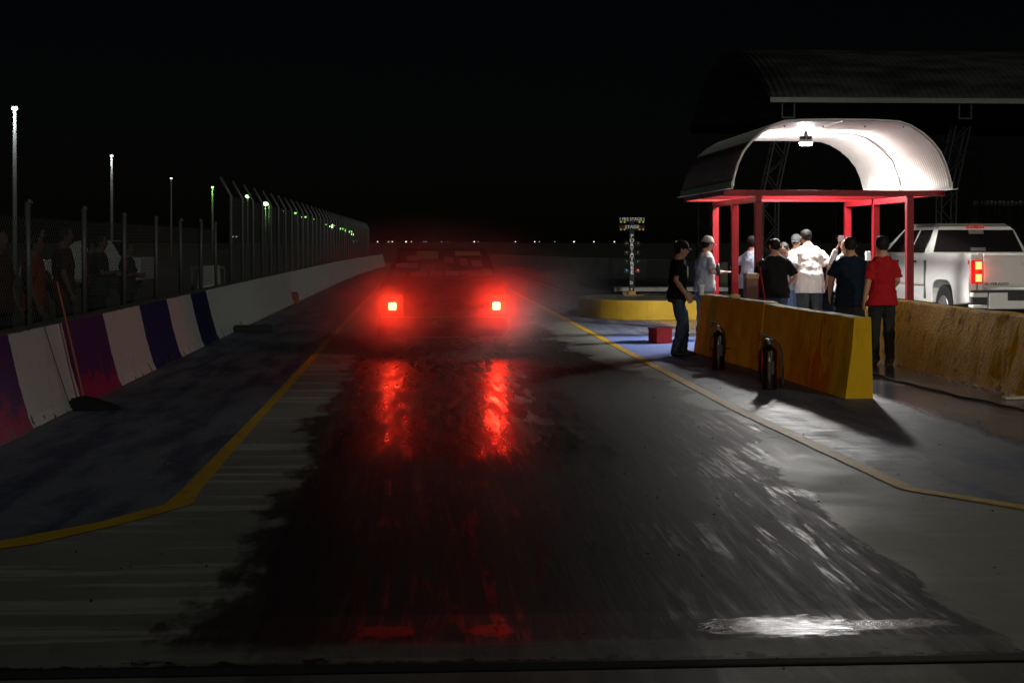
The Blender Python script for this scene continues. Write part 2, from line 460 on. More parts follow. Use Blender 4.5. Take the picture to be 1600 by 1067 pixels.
for i, y in enumerate(tallY):
    x = .35 * max(0, (y - 30) / 65) ** 1.2; bm = BM(); yy = y - 27
    tube(bm, [(x, yy, .79), (x, yy, 2.45), (x - .03, yy, 2.50), (x - .20, yy, 2.80)], .030, 8)
    build('fence_post', bm, mt_galv2, tf, smooth=True)
bm = BM()
fence_mesh(bm, -.04, tallY[0] - 27, .0, 60 - 27, .84, 2.45, .11, .0028)
fence_mesh(bm, .0, 60 - 27, .32, tallY[-1] - 27, .84, 2.45, .22, .004)
build('chain_link_mesh', bm, mt_wire, tf)

# ------------------------------------------------------------------ street lamps
mt_pole = plain('concrete_pole', (.30, .30, .27), .8)
def lamp_post(px, py, ht, label, group, colr, st, rad, pr, light=0, arm=.0):
    d = F * (ht - H) / (HY - py)
    q = at(px, py, d)
    o = empty('street_lamp', (q.x, q.y, 0), 0, label, 'street lamp', group)
    bm = BM(); tube(bm, [(0, 0, 0), (0, 0, ht * .5), (0, 0, ht - .05)], [pr * 1.2, pr, pr * .7], 10)
    build('pole', bm, mt_pole, o, smooth=True)
    bm = BM(); box(bm, -rad * 1.1, rad * 1.1, -rad * .7, rad * .8, ht + rad * .55, ht + rad * .95); build('lamp_housing', bm, mt_dark, o, bevel=rad * .1)
    bm = BM(); ball(bm, (0, -rad * .1, ht), (rad, rad * .8, rad * .62), 12)
    build('lamp_lens', bm, glow('lamp_glow', colr, st), o, smooth=True)
    if light:
        ld = bpy.data.lights.new('lamp_light', 'POINT'); ld.energy = light; ld.color = colr; ld.shadow_soft_size = .1
        lo = bpy.data.objects.new('lamp_light', ld); lo.location = (.0, -rad - .55, ht - rad - .1); lo.parent = o; col.objects.link(lo)
    return o
WHT, GRN = (.85, .95, 1.0), (.35, 1.0, .20)
lamp_post(23, 170, 9, 'tall white street lamp, nearest and brightest of the left poles', 'white street lamps on the left', WHT, 9, .17, .125, 150)
lamp_post(174.5, 244, 9, 'white street lamp on a tall pole, second from the left', 'white street lamps on the left', WHT, 5, .13, .13, 80)
lamp_post(267.5, 279, 9, 'small white street lamp, third from the left on a dark pole', 'white street lamps on the left', WHT, 4, .13, .10, 0)
greens = [(332, 293, .12, 5, 'first green lit pole beside the start of the tall fence', 90), (387, 307, .30, 5, 'green street lamp between the second and third tall fence posts', 0),
          (415, 319, .42, 9, 'largest green street lamp in the row over the tall fence', 400), (420.5, 319, .2, 3, 'small lamp just right of the largest green street lamp', 0),
          (443, 330, .12, .8, 'tiny dim lamp in the green row over the fence', 0), (462, 333, .30, 4, 'green lamp left of a close trio over the fence', 0),
          (472, 339.5, .26, 4, 'left lamp of the close trio over the fence', 0), (477.5, 339, .28, 4, 'middle lamp of the close trio over the fence', 0),
          (490, 343, .22, 2, 'right lamp of the close trio over the fence', 0), (510, 350.5, .4, 2.5, 'dimmer lamp left of the bright far green lamp', 0),
          (519, 353.5, .95, 9, 'bright far green street lamp over the far fence', 0), (533.5, 358, .8, 4, 'green lamp, fourth from the far end of the row', 0),
          (539.5, 360, .8, 4, 'green lamp, third from the far end of the row', 0), (547.5, 362, 1.0, 6, 'green lamp, second from the far end of the row', 0),
          (551, 366, 1.3, 7, 'green lamp at the far end of the row', 0)]
for px, py, rad, st, lb, li in greens:
    lamp_post(px, py, 9, lb, 'green street lamps over the fence', GRN, st * 1.2, rad * 1.35, .14 if px < 420 else .12, li)
far = [(552.5, 379, 1.2), (557, 377, .7), (590, 379, 1.1), (607, 378.5, .8), (613, 379, 1.2), (634.5, 378.3, 1.5), (643, 379, .8), (662, 378.5, .5), (666, 379, .5),
       (690, 378.3, .7), (700, 378.8, .35), (741, 379, 1.3), (747, 378.5, .5), (805.5, 379, .9), (835.5, 379, 1.1), (843, 379.5, .5), (867, 379, .5), (897, 379, 1.4), (928, 379, 1.1), (960, 379, 1.2), (1057, 379.5, 1.2), (364, 370, .9), (369.5, 370, .9)]
for i, (px, py, b) in enumerate(far):
    d = 900.0; q = at(px, py, d); ht = q.z + 4.0 if False else max(2.0, q.z)
    o = empty('distant_lamp', (q.x, q.y, 0), 0, 'tiny white lamp far away on the horizon line', 'lamp', 'tiny white lamps along the horizon')
    bm = BM(); tube(bm, [(0, 0, 0), (0, 0, ht - .2)], .06, 6); build('pole', bm, mt_dark, o)
    bm = BM(); ball(bm, (0, 0, ht), (.16 + .17 * b), 8); build('lamp_lens', bm, glow('far_glow', (1, .93, .85), 1.5 * b), o)

# ------------------------------------------------------------------ people
SKIN = plain('skin', (.42, .23, .15), .55, 0, .08, 12, .1)
HAIR = plain('black_hair', (.010, .009, .008), .62, 0, .3, 30, .6, 90)
HAIR.node_tree.nodes['Principled BSDF'].inputs['Specular IOR Level'].default_value = .18
SHOE = plain('black_shoes', (.02, .02, .02), .45)
EYE = plain('eye_dark', (.02, .015, .01), .2)
JEAN = cloth('blue_jeans', (.045, .07, .12), .35); DKT = cloth('dark_trousers', (.018, .018, .02)); GRT = cloth('grey_trousers', (.05, .055, .055))
folds = bpy.data.textures.new('folds', 'CLOUDS'); folds.noise_scale = .095; folds.noise_depth = 2
def bake(name, bm, mat, parent, voxel, disp=0, smooth_it=3):
    me = bpy.data.meshes.new(name); bm.to_mesh(me); bm.free()
    t = bpy.data.objects.new(name, me); col.objects.link(t)
    r = t.modifiers.new('r', 'REMESH'); r.mode = 'VOXEL'; r.voxel_size = voxel
    s = t.modifiers.new('s', 'SMOOTH'); s.iterations = smooth_it; s.factor = .5
    if disp:
        d = t.modifiers.new('d', 'DISPLACE'); d.texture = folds; d.strength = disp; d.mid_level = .5
        s2 = t.modifiers.new('s2', 'SMOOTH'); s2.iterations = 1; s2.factor = .5
    dg = bpy.context.evaluated_depsgraph_get()
    m2 = bpy.data.meshes.new_from_object(t.evaluated_get(dg)); bpy.data.objects.remove(t)
    m2.materials.clear(); m2.materials.append(mat)
    for q in m2.polygons: q.use_smooth = True
    o = bpy.data.objects.new(name, m2); col.objects.link(o); o.parent = parent
    return o
def person(loc, rz, height, label, shirt, trousers, lean=0, girth=1.0, arms=None, legs=None, fold=.046, head_turn=0, head_nod=0, cap=None, cap_back=False,
           sleeve=.5, vox=.010, hem=.80, group=None, eyes=True, hair=HAIR, shoes=True, shoulder=1.0):
    """local frame: x right, y forward (the way the person faces), z up, for a 1.72 m adult"""
    o = empty('person', loc, rz, label, 'person', group); k = height / 1.72; o.scale = (k, k, k)
    Rl = Matrix.Rotation(-lean, 3, 'X')
    def sp(q):
        q = Vector(q)
        if q.z <= .92: return q
        t = min(1, (q.z - .92) / .25); RR = Matrix.Rotation(-lean * t, 3, 'X')
        return RR @ (q - Vector((0, 0, .92))) + Vector((0, 0, .92))
    gw = girth
    tz = [(.80, .15, .115, 0), (.88, .172, .125, -.005), (.97, .160 * gw, .118 * gw, 0), (1.07, .146 * gw, .108 * gw, .006), (1.2, .160 * (1 + (gw - 1) * .6), .115 * (1 + (gw - 1) * .6), .0), (1.30, .176 * shoulder, .112, -.005), (1.345, .158 * shoulder, .098, -.008), (1.385, .124 * shoulder, .084, -.01), (1.42, .094 + .02 * (shoulder - 1), .072, -.012), (1.455, .072, .064, -.012), (1.48, .058, .058, -.010)]
    def torso(bm, inf, z0=0, z1=9, hemz=None):
        rows = [(z, a, b, y) for z, a, b, y in tz if z0 <= z <= z1]
        if hemz is not None:
            a0 = .178 * max(1, gw * .96); rows = [(hemz, a0 + .012, .130 * max(1, gw * .96) + .008, 0)] + rows
        tube(bm, [sp((0, y, z)) for z, a, b, y in rows], [(a + inf, b + inf) for z, a, b, y in rows], 20, side=(1, 0, 0))
    arms = arms or {}
    AR = {}
    for s in (-1, 1):
        sh = Vector((s * .168 * shoulder, -.01, 1.315 - .05 * (shoulder - 1))); el, wr = arms.get(s, ((s * .26, -.03, 1.10), (s * .27, .06, .86)))
        AR[s] = (sp(sh), sp(el), sp(wr))
    legs = legs or {}
    LG = {s: legs.get(s, ((s * .09, 0, .86), (s * .11, .015, .48), (s * .12, -.01, .08))) for s in (-1, 1)}
    # ---- body: one skin surface
    bm = BM()
    torso(bm, 0)
    hc = sp((0, .014, 1.438)); hr = Matrix.Rotation(-lean * .4, 3, 'X') @ Matrix.Rotation(head_turn, 3, 'Z') @ Matrix.Rotation(-head_nod, 3, 'X')
    hp = lambda q: hc + hr @ Vector(q)
    tube(bm, [sp((0, -.01, 1.42)), hp((0, .0, .05)), hp((0, .01, .12))], [.058, .054, .055], 12)
    hd = [(.015, .030, .030, .062), (.028, .045, .050, .040), (.055, .060, .075, .022), (.09, .070, .088, .010), (.13, .075, .094, .003), (.17, .075, .095, 0), (.205, .066, .084, -.003), (.232, .042, .055, -.006), (.245, .015, .02, -.006)]
    tube(bm, [hp((0, y, z)) for z, a, b, y in hd], [(a, b) for z, a, b, y in hd], 18, side=tuple(hr @ Vector((1, 0, 0))))
    tube(bm, [hp((0, .088, .145)), hp((0, .108, .108)), hp((0, .095, .098))], [.009, .016, .012], 8)     # nose
    tube(bm, [hp((-.022, .085, .064)), hp((.022, .085, .064))], .009, 8)                                  # lips
    for s in (-1, 1):
        tube(bm, [hp((s * .072, -.004, .10)), hp((s * .084, -.010, .125)), hp((s * .080, -.012, .150))], [.010, .013, .011], 8)
        a, b, c = AR[s]
        tube(bm, [a + Vector((-s * .03, 0, 0)), a, a.lerp(b, .35), b, b.lerp(c, .3), c], [.045, .050, .048 * (1 + (gw - 1) * .5), .038, .040, .026], 12)
        dr = (c - b).normalized(); dr = (dr + Vector((0, .12, -.1))).normalized()
        sd_ = Vector((0, 1, 0)) - dr * dr.y
        if sd_.length < .3: sd_ = Vector((s, 0, 0)) - dr * dr.x * s
        sd_.normalize(); nn = dr.cross(sd_)
        tube(bm, [c - dr * .01, c + dr * .03, c + dr * .085], [(.026, .018), (.038, .016), (.040, .014)], 12, side=tuple(sd_))
        for j, (fo_, ln) in enumerate(((-.030, .060), (-.010, .072), (.010, .078), (.030, .068))):
            f0 = c + dr * .075 + sd_ * fo_; inw = nn * (-.014 * s if True else 0)
            tube(bm, [f0, f0 + dr * ln * .5 + inw * .4, f0 + dr * ln * .9 + inw * 1.6], [.0095, .0095, .008], 8)
        f0 = c + dr * .025 + sd_ * .034
        tube(bm, [f0, f0 + dr * .03 + sd_ * .022, f0 + dr * .058 + sd_ * .024], [.012, .011, .009], 8)
        h_, kn, an = [Vector(q) for q in LG[s]]
        tube(bm, [h_, h_.lerp(kn, .4), kn, kn.lerp(an, .35), an], [.078, .072, .053, .052, .036], 12)
        fw_ = Vector((s * .12, 1, 0)).normalized()
        tube(bm, [an + Vector((0, -.04, -.035)), an + Vector((0, 0, -.04)), an + fw_ * .10 + Vector((0, 0, -.05)), an + fw_ * .17 + Vector((0, 0, -.055))], [(.03, .03), (.037, .038), (.045, .028), (.035, .018)], 10, side=(1, 0, 0))
    body = bake('body', bm, SKIN, o, vox, 0, 2)
    # ---- clothes
    bm = BM(); torso(bm, .020, .95, 1.45, hem); 
    for s in (-1, 1):
        a, b, c = AR[s]
        if sleeve <= .6: pts = [a + Vector((-s * .06, 0, -.01)), a + Vector((0, 0, .004)), a.lerp(b, .4), a.lerp(b, .25 + sleeve)]; rr_ = [.052, .060, .066 * (1 + (gw - 1) * .5), .072 * (1 + (gw - 1) * .5)]
        else: pts = [a + Vector((-s * .06, 0, -.01)), a, a.lerp(b, .5), b, b.lerp(c, .5), b.lerp(c, min(.95, sleeve))]; rr_ = [.052, .060, .062, .056, .05, .042]
        tube(bm, pts, rr_, 14)
    bake('shirt', bm, shirt, o, vox * 1.1, fold, 3)
    bm = BM(); torso(bm, .012, 0, .98)
    for s in (-1, 1):
        h_, kn, an = [Vector(q) for q in LG[s]]
        tube(bm, [h_ + Vector((0, 0, .04)), h_.lerp(kn, .4), kn, kn.lerp(an, .5), an + Vector((0, 0, .0)), an + Vector((0, .01, -.03))], [v_ * (1 + (gw - 1) * .8) for v_ in (.096, .092, .078, .070, .066, .066)], 14)
    bake('trousers', bm, trousers, o, vox * 1.1, .040, 3)
    for s in ((-1, 1) if shoes else ()):
        h_, kn, an = [Vector(q) for q in LG[s]]; fw_ = Vector((s * .12, 1, 0)).normalized(); bm = BM()
        tube(bm, [an + Vector((0, -.065, -.035)), an + Vector((0, -.03, -.03)), an + fw_ * .06 + Vector((0, 0, -.04)), an + fw_ * .14 + Vector((0, 0, -.052)), an + fw_ * .20 + Vector((0, 0, -.058))], [(.030, .034), (.043, .048), (.047, .042), (.050, .030), (.034, .020)], 12, side=(1, 0, 0))
        bake('shoe', bm, SHOE, o, .012, 0, 1)
    # ---- hair
    bm = BM()
    ball(bm, (0, 0, 0), 1.0, 28)
    for v in bm.verts:
        c = v.co; zz_ = abs(c.z) ** 2.6; rad_ = max(0, 1 - zz_) ** (1 / 2.6); l2 = math.hypot(c.x, c.y) or 1
        q_ = Vector((c.x / l2 * rad_ * .086, c.y / l2 * rad_ * .098, c.z * (.100 if c.z > 0 else .100)))
        q_ *= 1 + mnoise.noise(q_ * 34) * .09 + mnoise.noise(q_ * 90) * .05
        q_ += Vector((0, -.020, .150))
        if q_.z < .13:
            t_ = min(1, (.13 - q_.z) / .09); q_.y = min(q_.y, -.012 - t_ * .02); q_.x *= 1 - .22 * t_; q_.y = max(q_.y, -.105 + .02 * t_)
        v.co = hp(q_)
    build('hair', bm, hair, o, smooth=True)
    if cap:
        bm = BM(); rg = []
        for i in range(7):
            a = i / 6 * PI / 2
            rg.append(((0, -.012, .150 + .115 * math.sin(a)), (.093 * math.cos(a) ** .8 + .002, .112 * math.cos(a) ** .8 + .002)))
        tube(bm, [hp(q) for q, r_ in rg], [r_ for q, r_ in rg], 20, side=tuple(hr @ Vector((1, 0, 0))))
        cp = build('cap', bm, cap, o, smooth=True)
        bm = BM(); s = -1 if cap_back else 1
        prev = None
        for i in range(5):
            t = i / 4; yy = (.075 + .085 * t) * s - .012; wv = .072 * math.sqrt(max(.05, 1 - (t * .88) ** 2)); zz = .170 - .018 * t
            cur = [bm.verts.new(hp(q)) for q in ((-wv, yy, zz - .012), (0, yy, zz), (wv, yy, zz - .012), (wv, yy, zz - .018), (0, yy, zz - .006), (-wv, yy, zz - .018))]
            if prev:
                for a_ in range(6): bm.faces.new((prev[a_], prev[(a_ + 1) % 6], cur[(a_ + 1) % 6], cur[a_]))
            else: bm.faces.new(cur)
            prev = cur
        bm.faces.new(prev); build('cap_peak', bm, cap, cp)
    if eyes:
        for s in (-1, 1):
            bm = BM(); ball(bm, hp((s * .030, .086, .125)), (.011, .008, .006), 8); build('eye', bm, EYE, o, smooth=True)
            bm = BM(); tube(bm, [hp((s * .014, .094, .145)), hp((s * .032, .093, .150)), hp((s * .050, .082, .145))], .0045, 6); build('eyebrow', bm, HAIR, o)
    return o
def gp(px, d):
    q = at(px, HY, d); return (q.x, q.y, 0)

black = cloth('black_cotton', (.008, .008, .009), .25); ltgrey = cloth('light_grey_cotton', (.36, .37, .39), .12); ltblue = cloth('light_blue_shirt', (.40, .50, .64), .1)
cream = cloth('white_shirt', (.74, .70, .66), .05); navy = cloth('navy_shirt', (.005, .012, .026), .3); redc = cloth('red_shirt', (.34, .010, .015), .18)
# A: leaning onlooker by the end of the barrier
pA = person(G(1058, 556), R(-93), 1.62, 'person in black printed T-shirt, jeans and cap standing outside the yellow barrier', black, JEAN, lean=R(4), cap=black,
       arms={1: ((.235, -.06, 1.12), (.25, .10, .90)), -1: ((-.22, -.02, 1.10), (-.20, .14, .92))},
       legs={1: ((.09, 0, .86), (.10, .06, .47), (.11, -.04, .08)), -1: ((-.09, 0, .86), (-.10, .12, .49), (-.11, .10, .08))}, head_turn=R(-4), head_nod=R(6), hem=.84, vox=.008)
bm = BM()
for (x0, x1, z0, z1) in ((-.07, .07, 1.30, 1.315), (-.07, -.055, 1.17, 1.30), (-.07, .07, 1.16, 1.175), (.055, .07, 1.19, 1.30), (-.03, .04, 1.215, 1.235), (-.03, -.015, 1.235, 1.275), (-.03, .04, 1.268, 1.282)):
    box(bm, x0 + .05, x1 + .05, .135, .150, z0, z1)
build('shirt_print', bm, mt_white, pA)
# B
pB = person(gp(1101, 24.2), R(-70), 1.70, 'person in light grey T-shirt and pale cap holding a dark drink behind the barrier', ltgrey, cloth('grey_jeans', (.16, .17, .18)), lean=R(3), cap=cloth('pale_cap', (.33, .31, .27)),
       arms={1: ((.25, -.02, 1.10), (.20, .24, 1.12)), -1: ((-.24, .02, 1.10), (-.14, .26, 1.10))}, girth=1.12, head_nod=R(8))
# C
person(gp(1171, 25.4), R(-55), 1.72, 'person in long sleeved light blue shirt half hidden by the red kiosk post', ltblue, DKT, lean=R(8), sleeve=.95,
       arms={-1: ((-.27, -.14, 1.13), (-.22, .02, .90)), 1: ((.25, 0, 1.1), (.18, .2, 1.0))}, girth=1.05)
# D
person(gp(1211, 23.2), R(8), 1.66, 'broad person in black polo shirt seen from behind, left of the white shirt', black, JEAN, girth=1.28, shoulder=1.2, hem=.74,
       arms={1: ((.33, -.04, 1.08), (.31, .16, .96)), -1: ((-.31, -.02, 1.1), (-.24, .2, 1.02))}, sleeve=.6, head_turn=R(14), head_nod=R(8))
# E
person(gp(1265.5, 24.9), R(4), 1.84, 'person in untucked white shirt and dark trousers seen from behind, centre of the group', cream, GRT, lean=R(13), girth=1.22, shoulder=1.26, hem=.69,
       arms={1: ((.31, -.02, 1.07), (.31, .12, .84)), -1: ((-.27, -.02, 1.07), (-.28, .14, .82))}, sleeve=.55, head_nod=R(18), head_turn=R(6), vox=.008, fold=.026)
# F
person(gp(1244, 26.8), R(172), 1.74, 'person in dark cap facing the camera beyond the white shirt', cloth('pale_shirt', (.5, .52, .55)), JEAN, cap=cloth('charcoal_cap', (.06, .06, .065)), head_nod=R(6), head_turn=R(-14))
# G
person(gp(1232, 25.3), R(150), 1.66, 'dark haired person bending down between the black polo and the white shirt', cloth('sky_shirt', (.5, .6, .7)), cloth('light_jeans', (.20, .30, .45)), lean=R(20), head_nod=R(35),
       arms={1: ((.25, .08, 1.12), (.10, .28, 1.0)), -1: ((-.25, .08, 1.12), (-.10, .28, 1.0))})
# H
person(gp(1329, 20.6), R(-6), 1.68, 'person in dark navy T-shirt seen from behind, right of the white shirt', navy, DKT, girth=1.18, shoulder=1.16, hem=.72,
       arms={1: ((.28, -.03, 1.08), (.29, .08, .86)), -1: ((-.28, -.03, 1.08), (-.27, .12, .86))}, sleeve=.55, head_nod=R(5))
# I
pI = person(gp(1321, 24.3), R(160), 1.66, 'person with raised white sleeved arm mostly hidden behind the navy shirt', cloth('white_sleeves', (.7, .7, .7)), JEAN, sleeve=.93,
       arms={1: ((.22, .12, 1.30), (.13, .14, 1.52)), -1: ((-.25, 0, 1.1), (-.2, .2, 1.0))}, girth=.95)
# J
person(G(1379, 569.5), R(3), 1.69, 'slim person in red shirt and black trousers standing full length beside the yellow barrier', redc, DKT, girth=.95, shoulder=.86, hem=.78,
       arms={1: ((.195, -.03, 1.10), (.17, .14, .98)), -1: ((-.20, -.02, 1.08), (-.225, .05, .84))}, sleeve=.6, head_turn=R(-8), vox=.008,
       legs={1: ((.085, 0, .86), (.09, .02, .47), (.10, 0, .08)), -1: ((-.085, 0, .86), (-.10, .02, .47), (-.115, -.02, .08))})
# things people hold
def held(name, loc, label, cat, fn, mat):
    o = None; bm = BM(); fn(bm); o = build(name, bm, mat, None, smooth=True); o.location = loc; return tag(o, label, cat)
held('drink_bottle', at(1122, 421, 24.0), 'dark drink held by the person in grey T-shirt and cap', 'drink', lambda bm: tube(bm, [(0, 0, -.1), (0, 0, .0), (0, 0, .05), (0, 0, .09)], [.035, .036, .03, .016], 14), mt_dark)
def _ph(bm): box(bm, -.05, .05, -.008, .008, -.045, .05)
ph = BM(); _ph(ph); pho = build('phone', ph, plain('white_case', (.8, .78, .8), .4), None, bevel=.006); pho.location = at(1314, 373, 23.9); pho.rotation_euler = (0, 0, .2)
tag(pho, 'white phone held up beside the navy shirt person', 'phone')
bm = BM(); box(bm, -.066, -.052, -.006, .006, -.01, .02); build('phone_grip', bm, plain('pink_grip', (.7, .12, .22), .5), pho)

# spectators behind the left fence
SKIN2 = plain('dim_skin', (.13, .075, .05), .7, 0, .1)  # darker skin copy, with the dim light behind the fence in its colour
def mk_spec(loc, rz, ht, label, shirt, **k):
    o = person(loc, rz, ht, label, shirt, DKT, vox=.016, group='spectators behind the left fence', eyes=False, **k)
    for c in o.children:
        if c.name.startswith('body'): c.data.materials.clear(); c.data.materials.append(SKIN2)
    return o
orange = cloth('orange_shirt', (.22, .04, .006)); drk = [cloth('dark_green_shirt', (.02, .03, .025)), cloth('brown_shirt', (.05, .028, .02)), cloth('charcoal_shirt', (.025, .025, .028))]
up = {1: ((.30, .10, 1.45), (.22, .16, 1.72)), -1: ((-.25, 0, 1.1), (-.2, .2, .98))}
base1 = mk_spec((-4.5, 10.6, 0), R(-60), 1.72, 'spectator with raised arm in ochre sleeve at the left edge of the photo', cloth('ochre_shirt', (.20, .11, .03)), arms=up, sleeve=.9)
base2 = mk_spec((-4.55, 12.5, 0), R(-75), 1.68, 'spectator in dark green top nearest the broom, arms folded', drk[0], arms={1: ((.26, .05, 1.12), (.02, .22, 1.14)), -1: ((-.26, .05, 1.12), (-.02, .24, 1.1))})
base3 = mk_spec((-4.9, 14.1, 0), R(-100), 1.75, 'spectator in brown top behind the second fence post', drk[1])
base4 = mk_spec((-4.5, 17.9, 0), R(-80), 1.70, 'spectator in an orange shirt behind the white wall panel', orange)
def copy_tree(o, parent=None):
    c = o.copy(); col.objects.link(c)
    if parent: c.parent = parent
    for ch in o.children: copy_tree(ch, c)
    return c
specs = [(base3, -5.2, 11.7, -80, 'tall spectator at the left edge beyond the raised arm'), (base2, -4.7, 15.2, -60, 'spectator with folded arms left of the purple wall panel'),
         (base3, -4.5, 16.4, -110, 'spectator in brown top just left of the orange shirt'), (base2, -5.3, 18.6, -90, 'spectator with folded arms behind the orange shirt'),
         (base3, -4.6, 19.8, -70, 'spectator in brown top above the blue wall panel'), (base1, -5.2, 20.6, -90, 'spectator with raised arm above the blue wall panel'),
         (base2, -4.6, 22.0, -80, 'spectator with folded arms above the narrow white panel'), (base3, -5.0, 23.4, -95, 'spectator in brown top near the navy wall panel'),
         (base2, -4.7, 24.6, -100, 'last spectator on the right, close to the tall fence'), (base3, -6.0, 13.3, -85, 'spectator standing back behind the folded arms by the broom'),
         (base2, -6.1, 16.8, -75, 'spectator in second row behind the purple panel')]
for b, x, y, rz, lb in specs:
    c = copy_tree(b); c.location = (x, y, 0); c.rotation_euler.z = R(rz); c['label'] = lb; c['group'] = 'spectators behind the left fence'
    sc_ = random.uniform(.94, 1.04); c.scale = [v * sc_ for v in b.scale]

# ------------------------------------------------------------------ yellow barriers
def yellow_mat(name, chip, red=0):
    m = M(name); p = m.P(); X, Y, Z = m.xyz(p)
    n1 = m.noise(p, 2.2, 6, .65, .3); n2 = m.noise(m.sc(p, (1, 1, .5)), 9, 7, .72, .8); n3 = m.noise(m.sc(p, (1, 1, .22)), 5, 5, .6, .5)
    c = m.mix(n1, (.50, .30, .012), (.68, .43, .02))
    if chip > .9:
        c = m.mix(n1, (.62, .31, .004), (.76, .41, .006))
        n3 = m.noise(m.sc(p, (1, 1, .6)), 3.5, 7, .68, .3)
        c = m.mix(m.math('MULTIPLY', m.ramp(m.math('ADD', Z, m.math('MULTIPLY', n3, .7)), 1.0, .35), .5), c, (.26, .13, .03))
    c = m.mix(m.ramp(n3, .5, .72, 0, .5 + .1 * chip), c, (.30, .13, .012))
    c = m.mix(m.ramp(n2, .54 - .02 * chip, .64, 0, .75 * chip), c, (.17, .085, .018))
    c = m.mix(m.ramp(m.noise(p, 24, 5, .7), .62, .72, 0, .6 * chip + .2), c, (.07, .05, .03))
    if red:  # orange-red patches on the barrier, towards its near end
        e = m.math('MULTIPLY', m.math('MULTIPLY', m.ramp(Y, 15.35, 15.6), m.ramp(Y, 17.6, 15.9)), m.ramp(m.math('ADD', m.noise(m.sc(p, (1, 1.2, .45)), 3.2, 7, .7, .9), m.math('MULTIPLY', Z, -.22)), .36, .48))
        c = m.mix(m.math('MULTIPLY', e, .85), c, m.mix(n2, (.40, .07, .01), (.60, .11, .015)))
    tp = m.math('GREATER_THAN', m.math('ADD', Z, m.math('MULTIPLY', n2, .025)), .823)
    c = m.mix(tp, c, (.5, .42, .25))
    m.col(c).rough(m.ramp(n2, .4, .7, .6, .9)); m.b.inputs['Specular IOR Level'].default_value = .03
    m.bump(m.math('ADD', m.math('MULTIPLY', n2, 1.6), m.noise(p, 30, 4)), .4 + .3 * chip, .012 + .008 * chip)
    return m.m
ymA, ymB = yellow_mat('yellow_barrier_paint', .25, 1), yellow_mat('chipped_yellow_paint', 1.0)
YP = [(0, 0), (-.02, .12), (-.07, .50), (-.10, .80), (-.112, .815), (-.27, .815), (-.28, .80), (-.285, .3), (-.29, 0)]   # lane face at the left, leaning back
def pathpts(l): return [(X_, YD(X_, d)) for X_, d in l]
wall_between('yellow_barrier', pathpts([(4.27, 15.1), (4.13, 18.4)]), YP, ymA, 'yellow concrete barrier with square cut end facing the camera and orange patched side', 'barrier', .08, .014)
YP2 = [(o, z * 1.0 + (.02 if z > .7 else 0)) for o, z in YP]
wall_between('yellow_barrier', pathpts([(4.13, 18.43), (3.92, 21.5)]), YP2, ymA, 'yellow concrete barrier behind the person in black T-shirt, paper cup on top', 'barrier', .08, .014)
YP3 = [(0, 0), (-.04, .12), (-.13, .45), (-.235, .78), (-.25, .80), (-.40, .80), (-.42, .78), (-.45, .3), (-.48, 0)]
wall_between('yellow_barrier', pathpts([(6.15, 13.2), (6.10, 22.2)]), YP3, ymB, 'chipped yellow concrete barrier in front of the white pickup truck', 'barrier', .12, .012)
# median island
bm = BM(); out = []
for i in range(41):
    a = PI / 2 + PI * i / 40; out.append((1.3 * math.cos(a) * 1.0 + 1.3, 1.9 * math.sin(a)))
out = [(x, y) for x, y in out] + [(3.6, -1.9), (3.6, 1.9)]
prism(bm, out, 'z', 0, .40)
ism = M('island_paint'); p = ism.P(True); X, Y, Z = ism.xyz(p); n = ism.noise(p, 3, 6, .65)
ism.col(ism.mix(ism.math('GREATER_THAN', ism.math('ADD', Z, ism.math('MULTIPLY', n, .01)), .398), ism.mix(ism.ramp(n, .4, .8, 0, .6), (.62, .38, .02), (.35, .2, .03)), (.20, .185, .14))).rough(.7).bump(n, .4, .01)
isl = build('median_island', bm, ism.m, None, bevel=.02); isl.location = (3.40, YD(3.3, 31.3), 0)
tag(isl, 'low yellow painted concrete island with rounded end under the starting tree', 'kerb')
isl.location.y += .8
bm = BM(); box(bm, 0, 2.6, 0, .8, .46, .55); box(bm, .2, .45, .1, .7, .395, .46); box(bm, 2.1, 2.35, .1, .7, .395, .46)
sl = build('concrete_slab', bm, mt_conc, None, bevel=.015); q = at(960, HY, 34.0); sl.location = (q.x, q.y, 0); tag(sl, 'flat pale slab lying on the island behind the starting tree', 'slab')

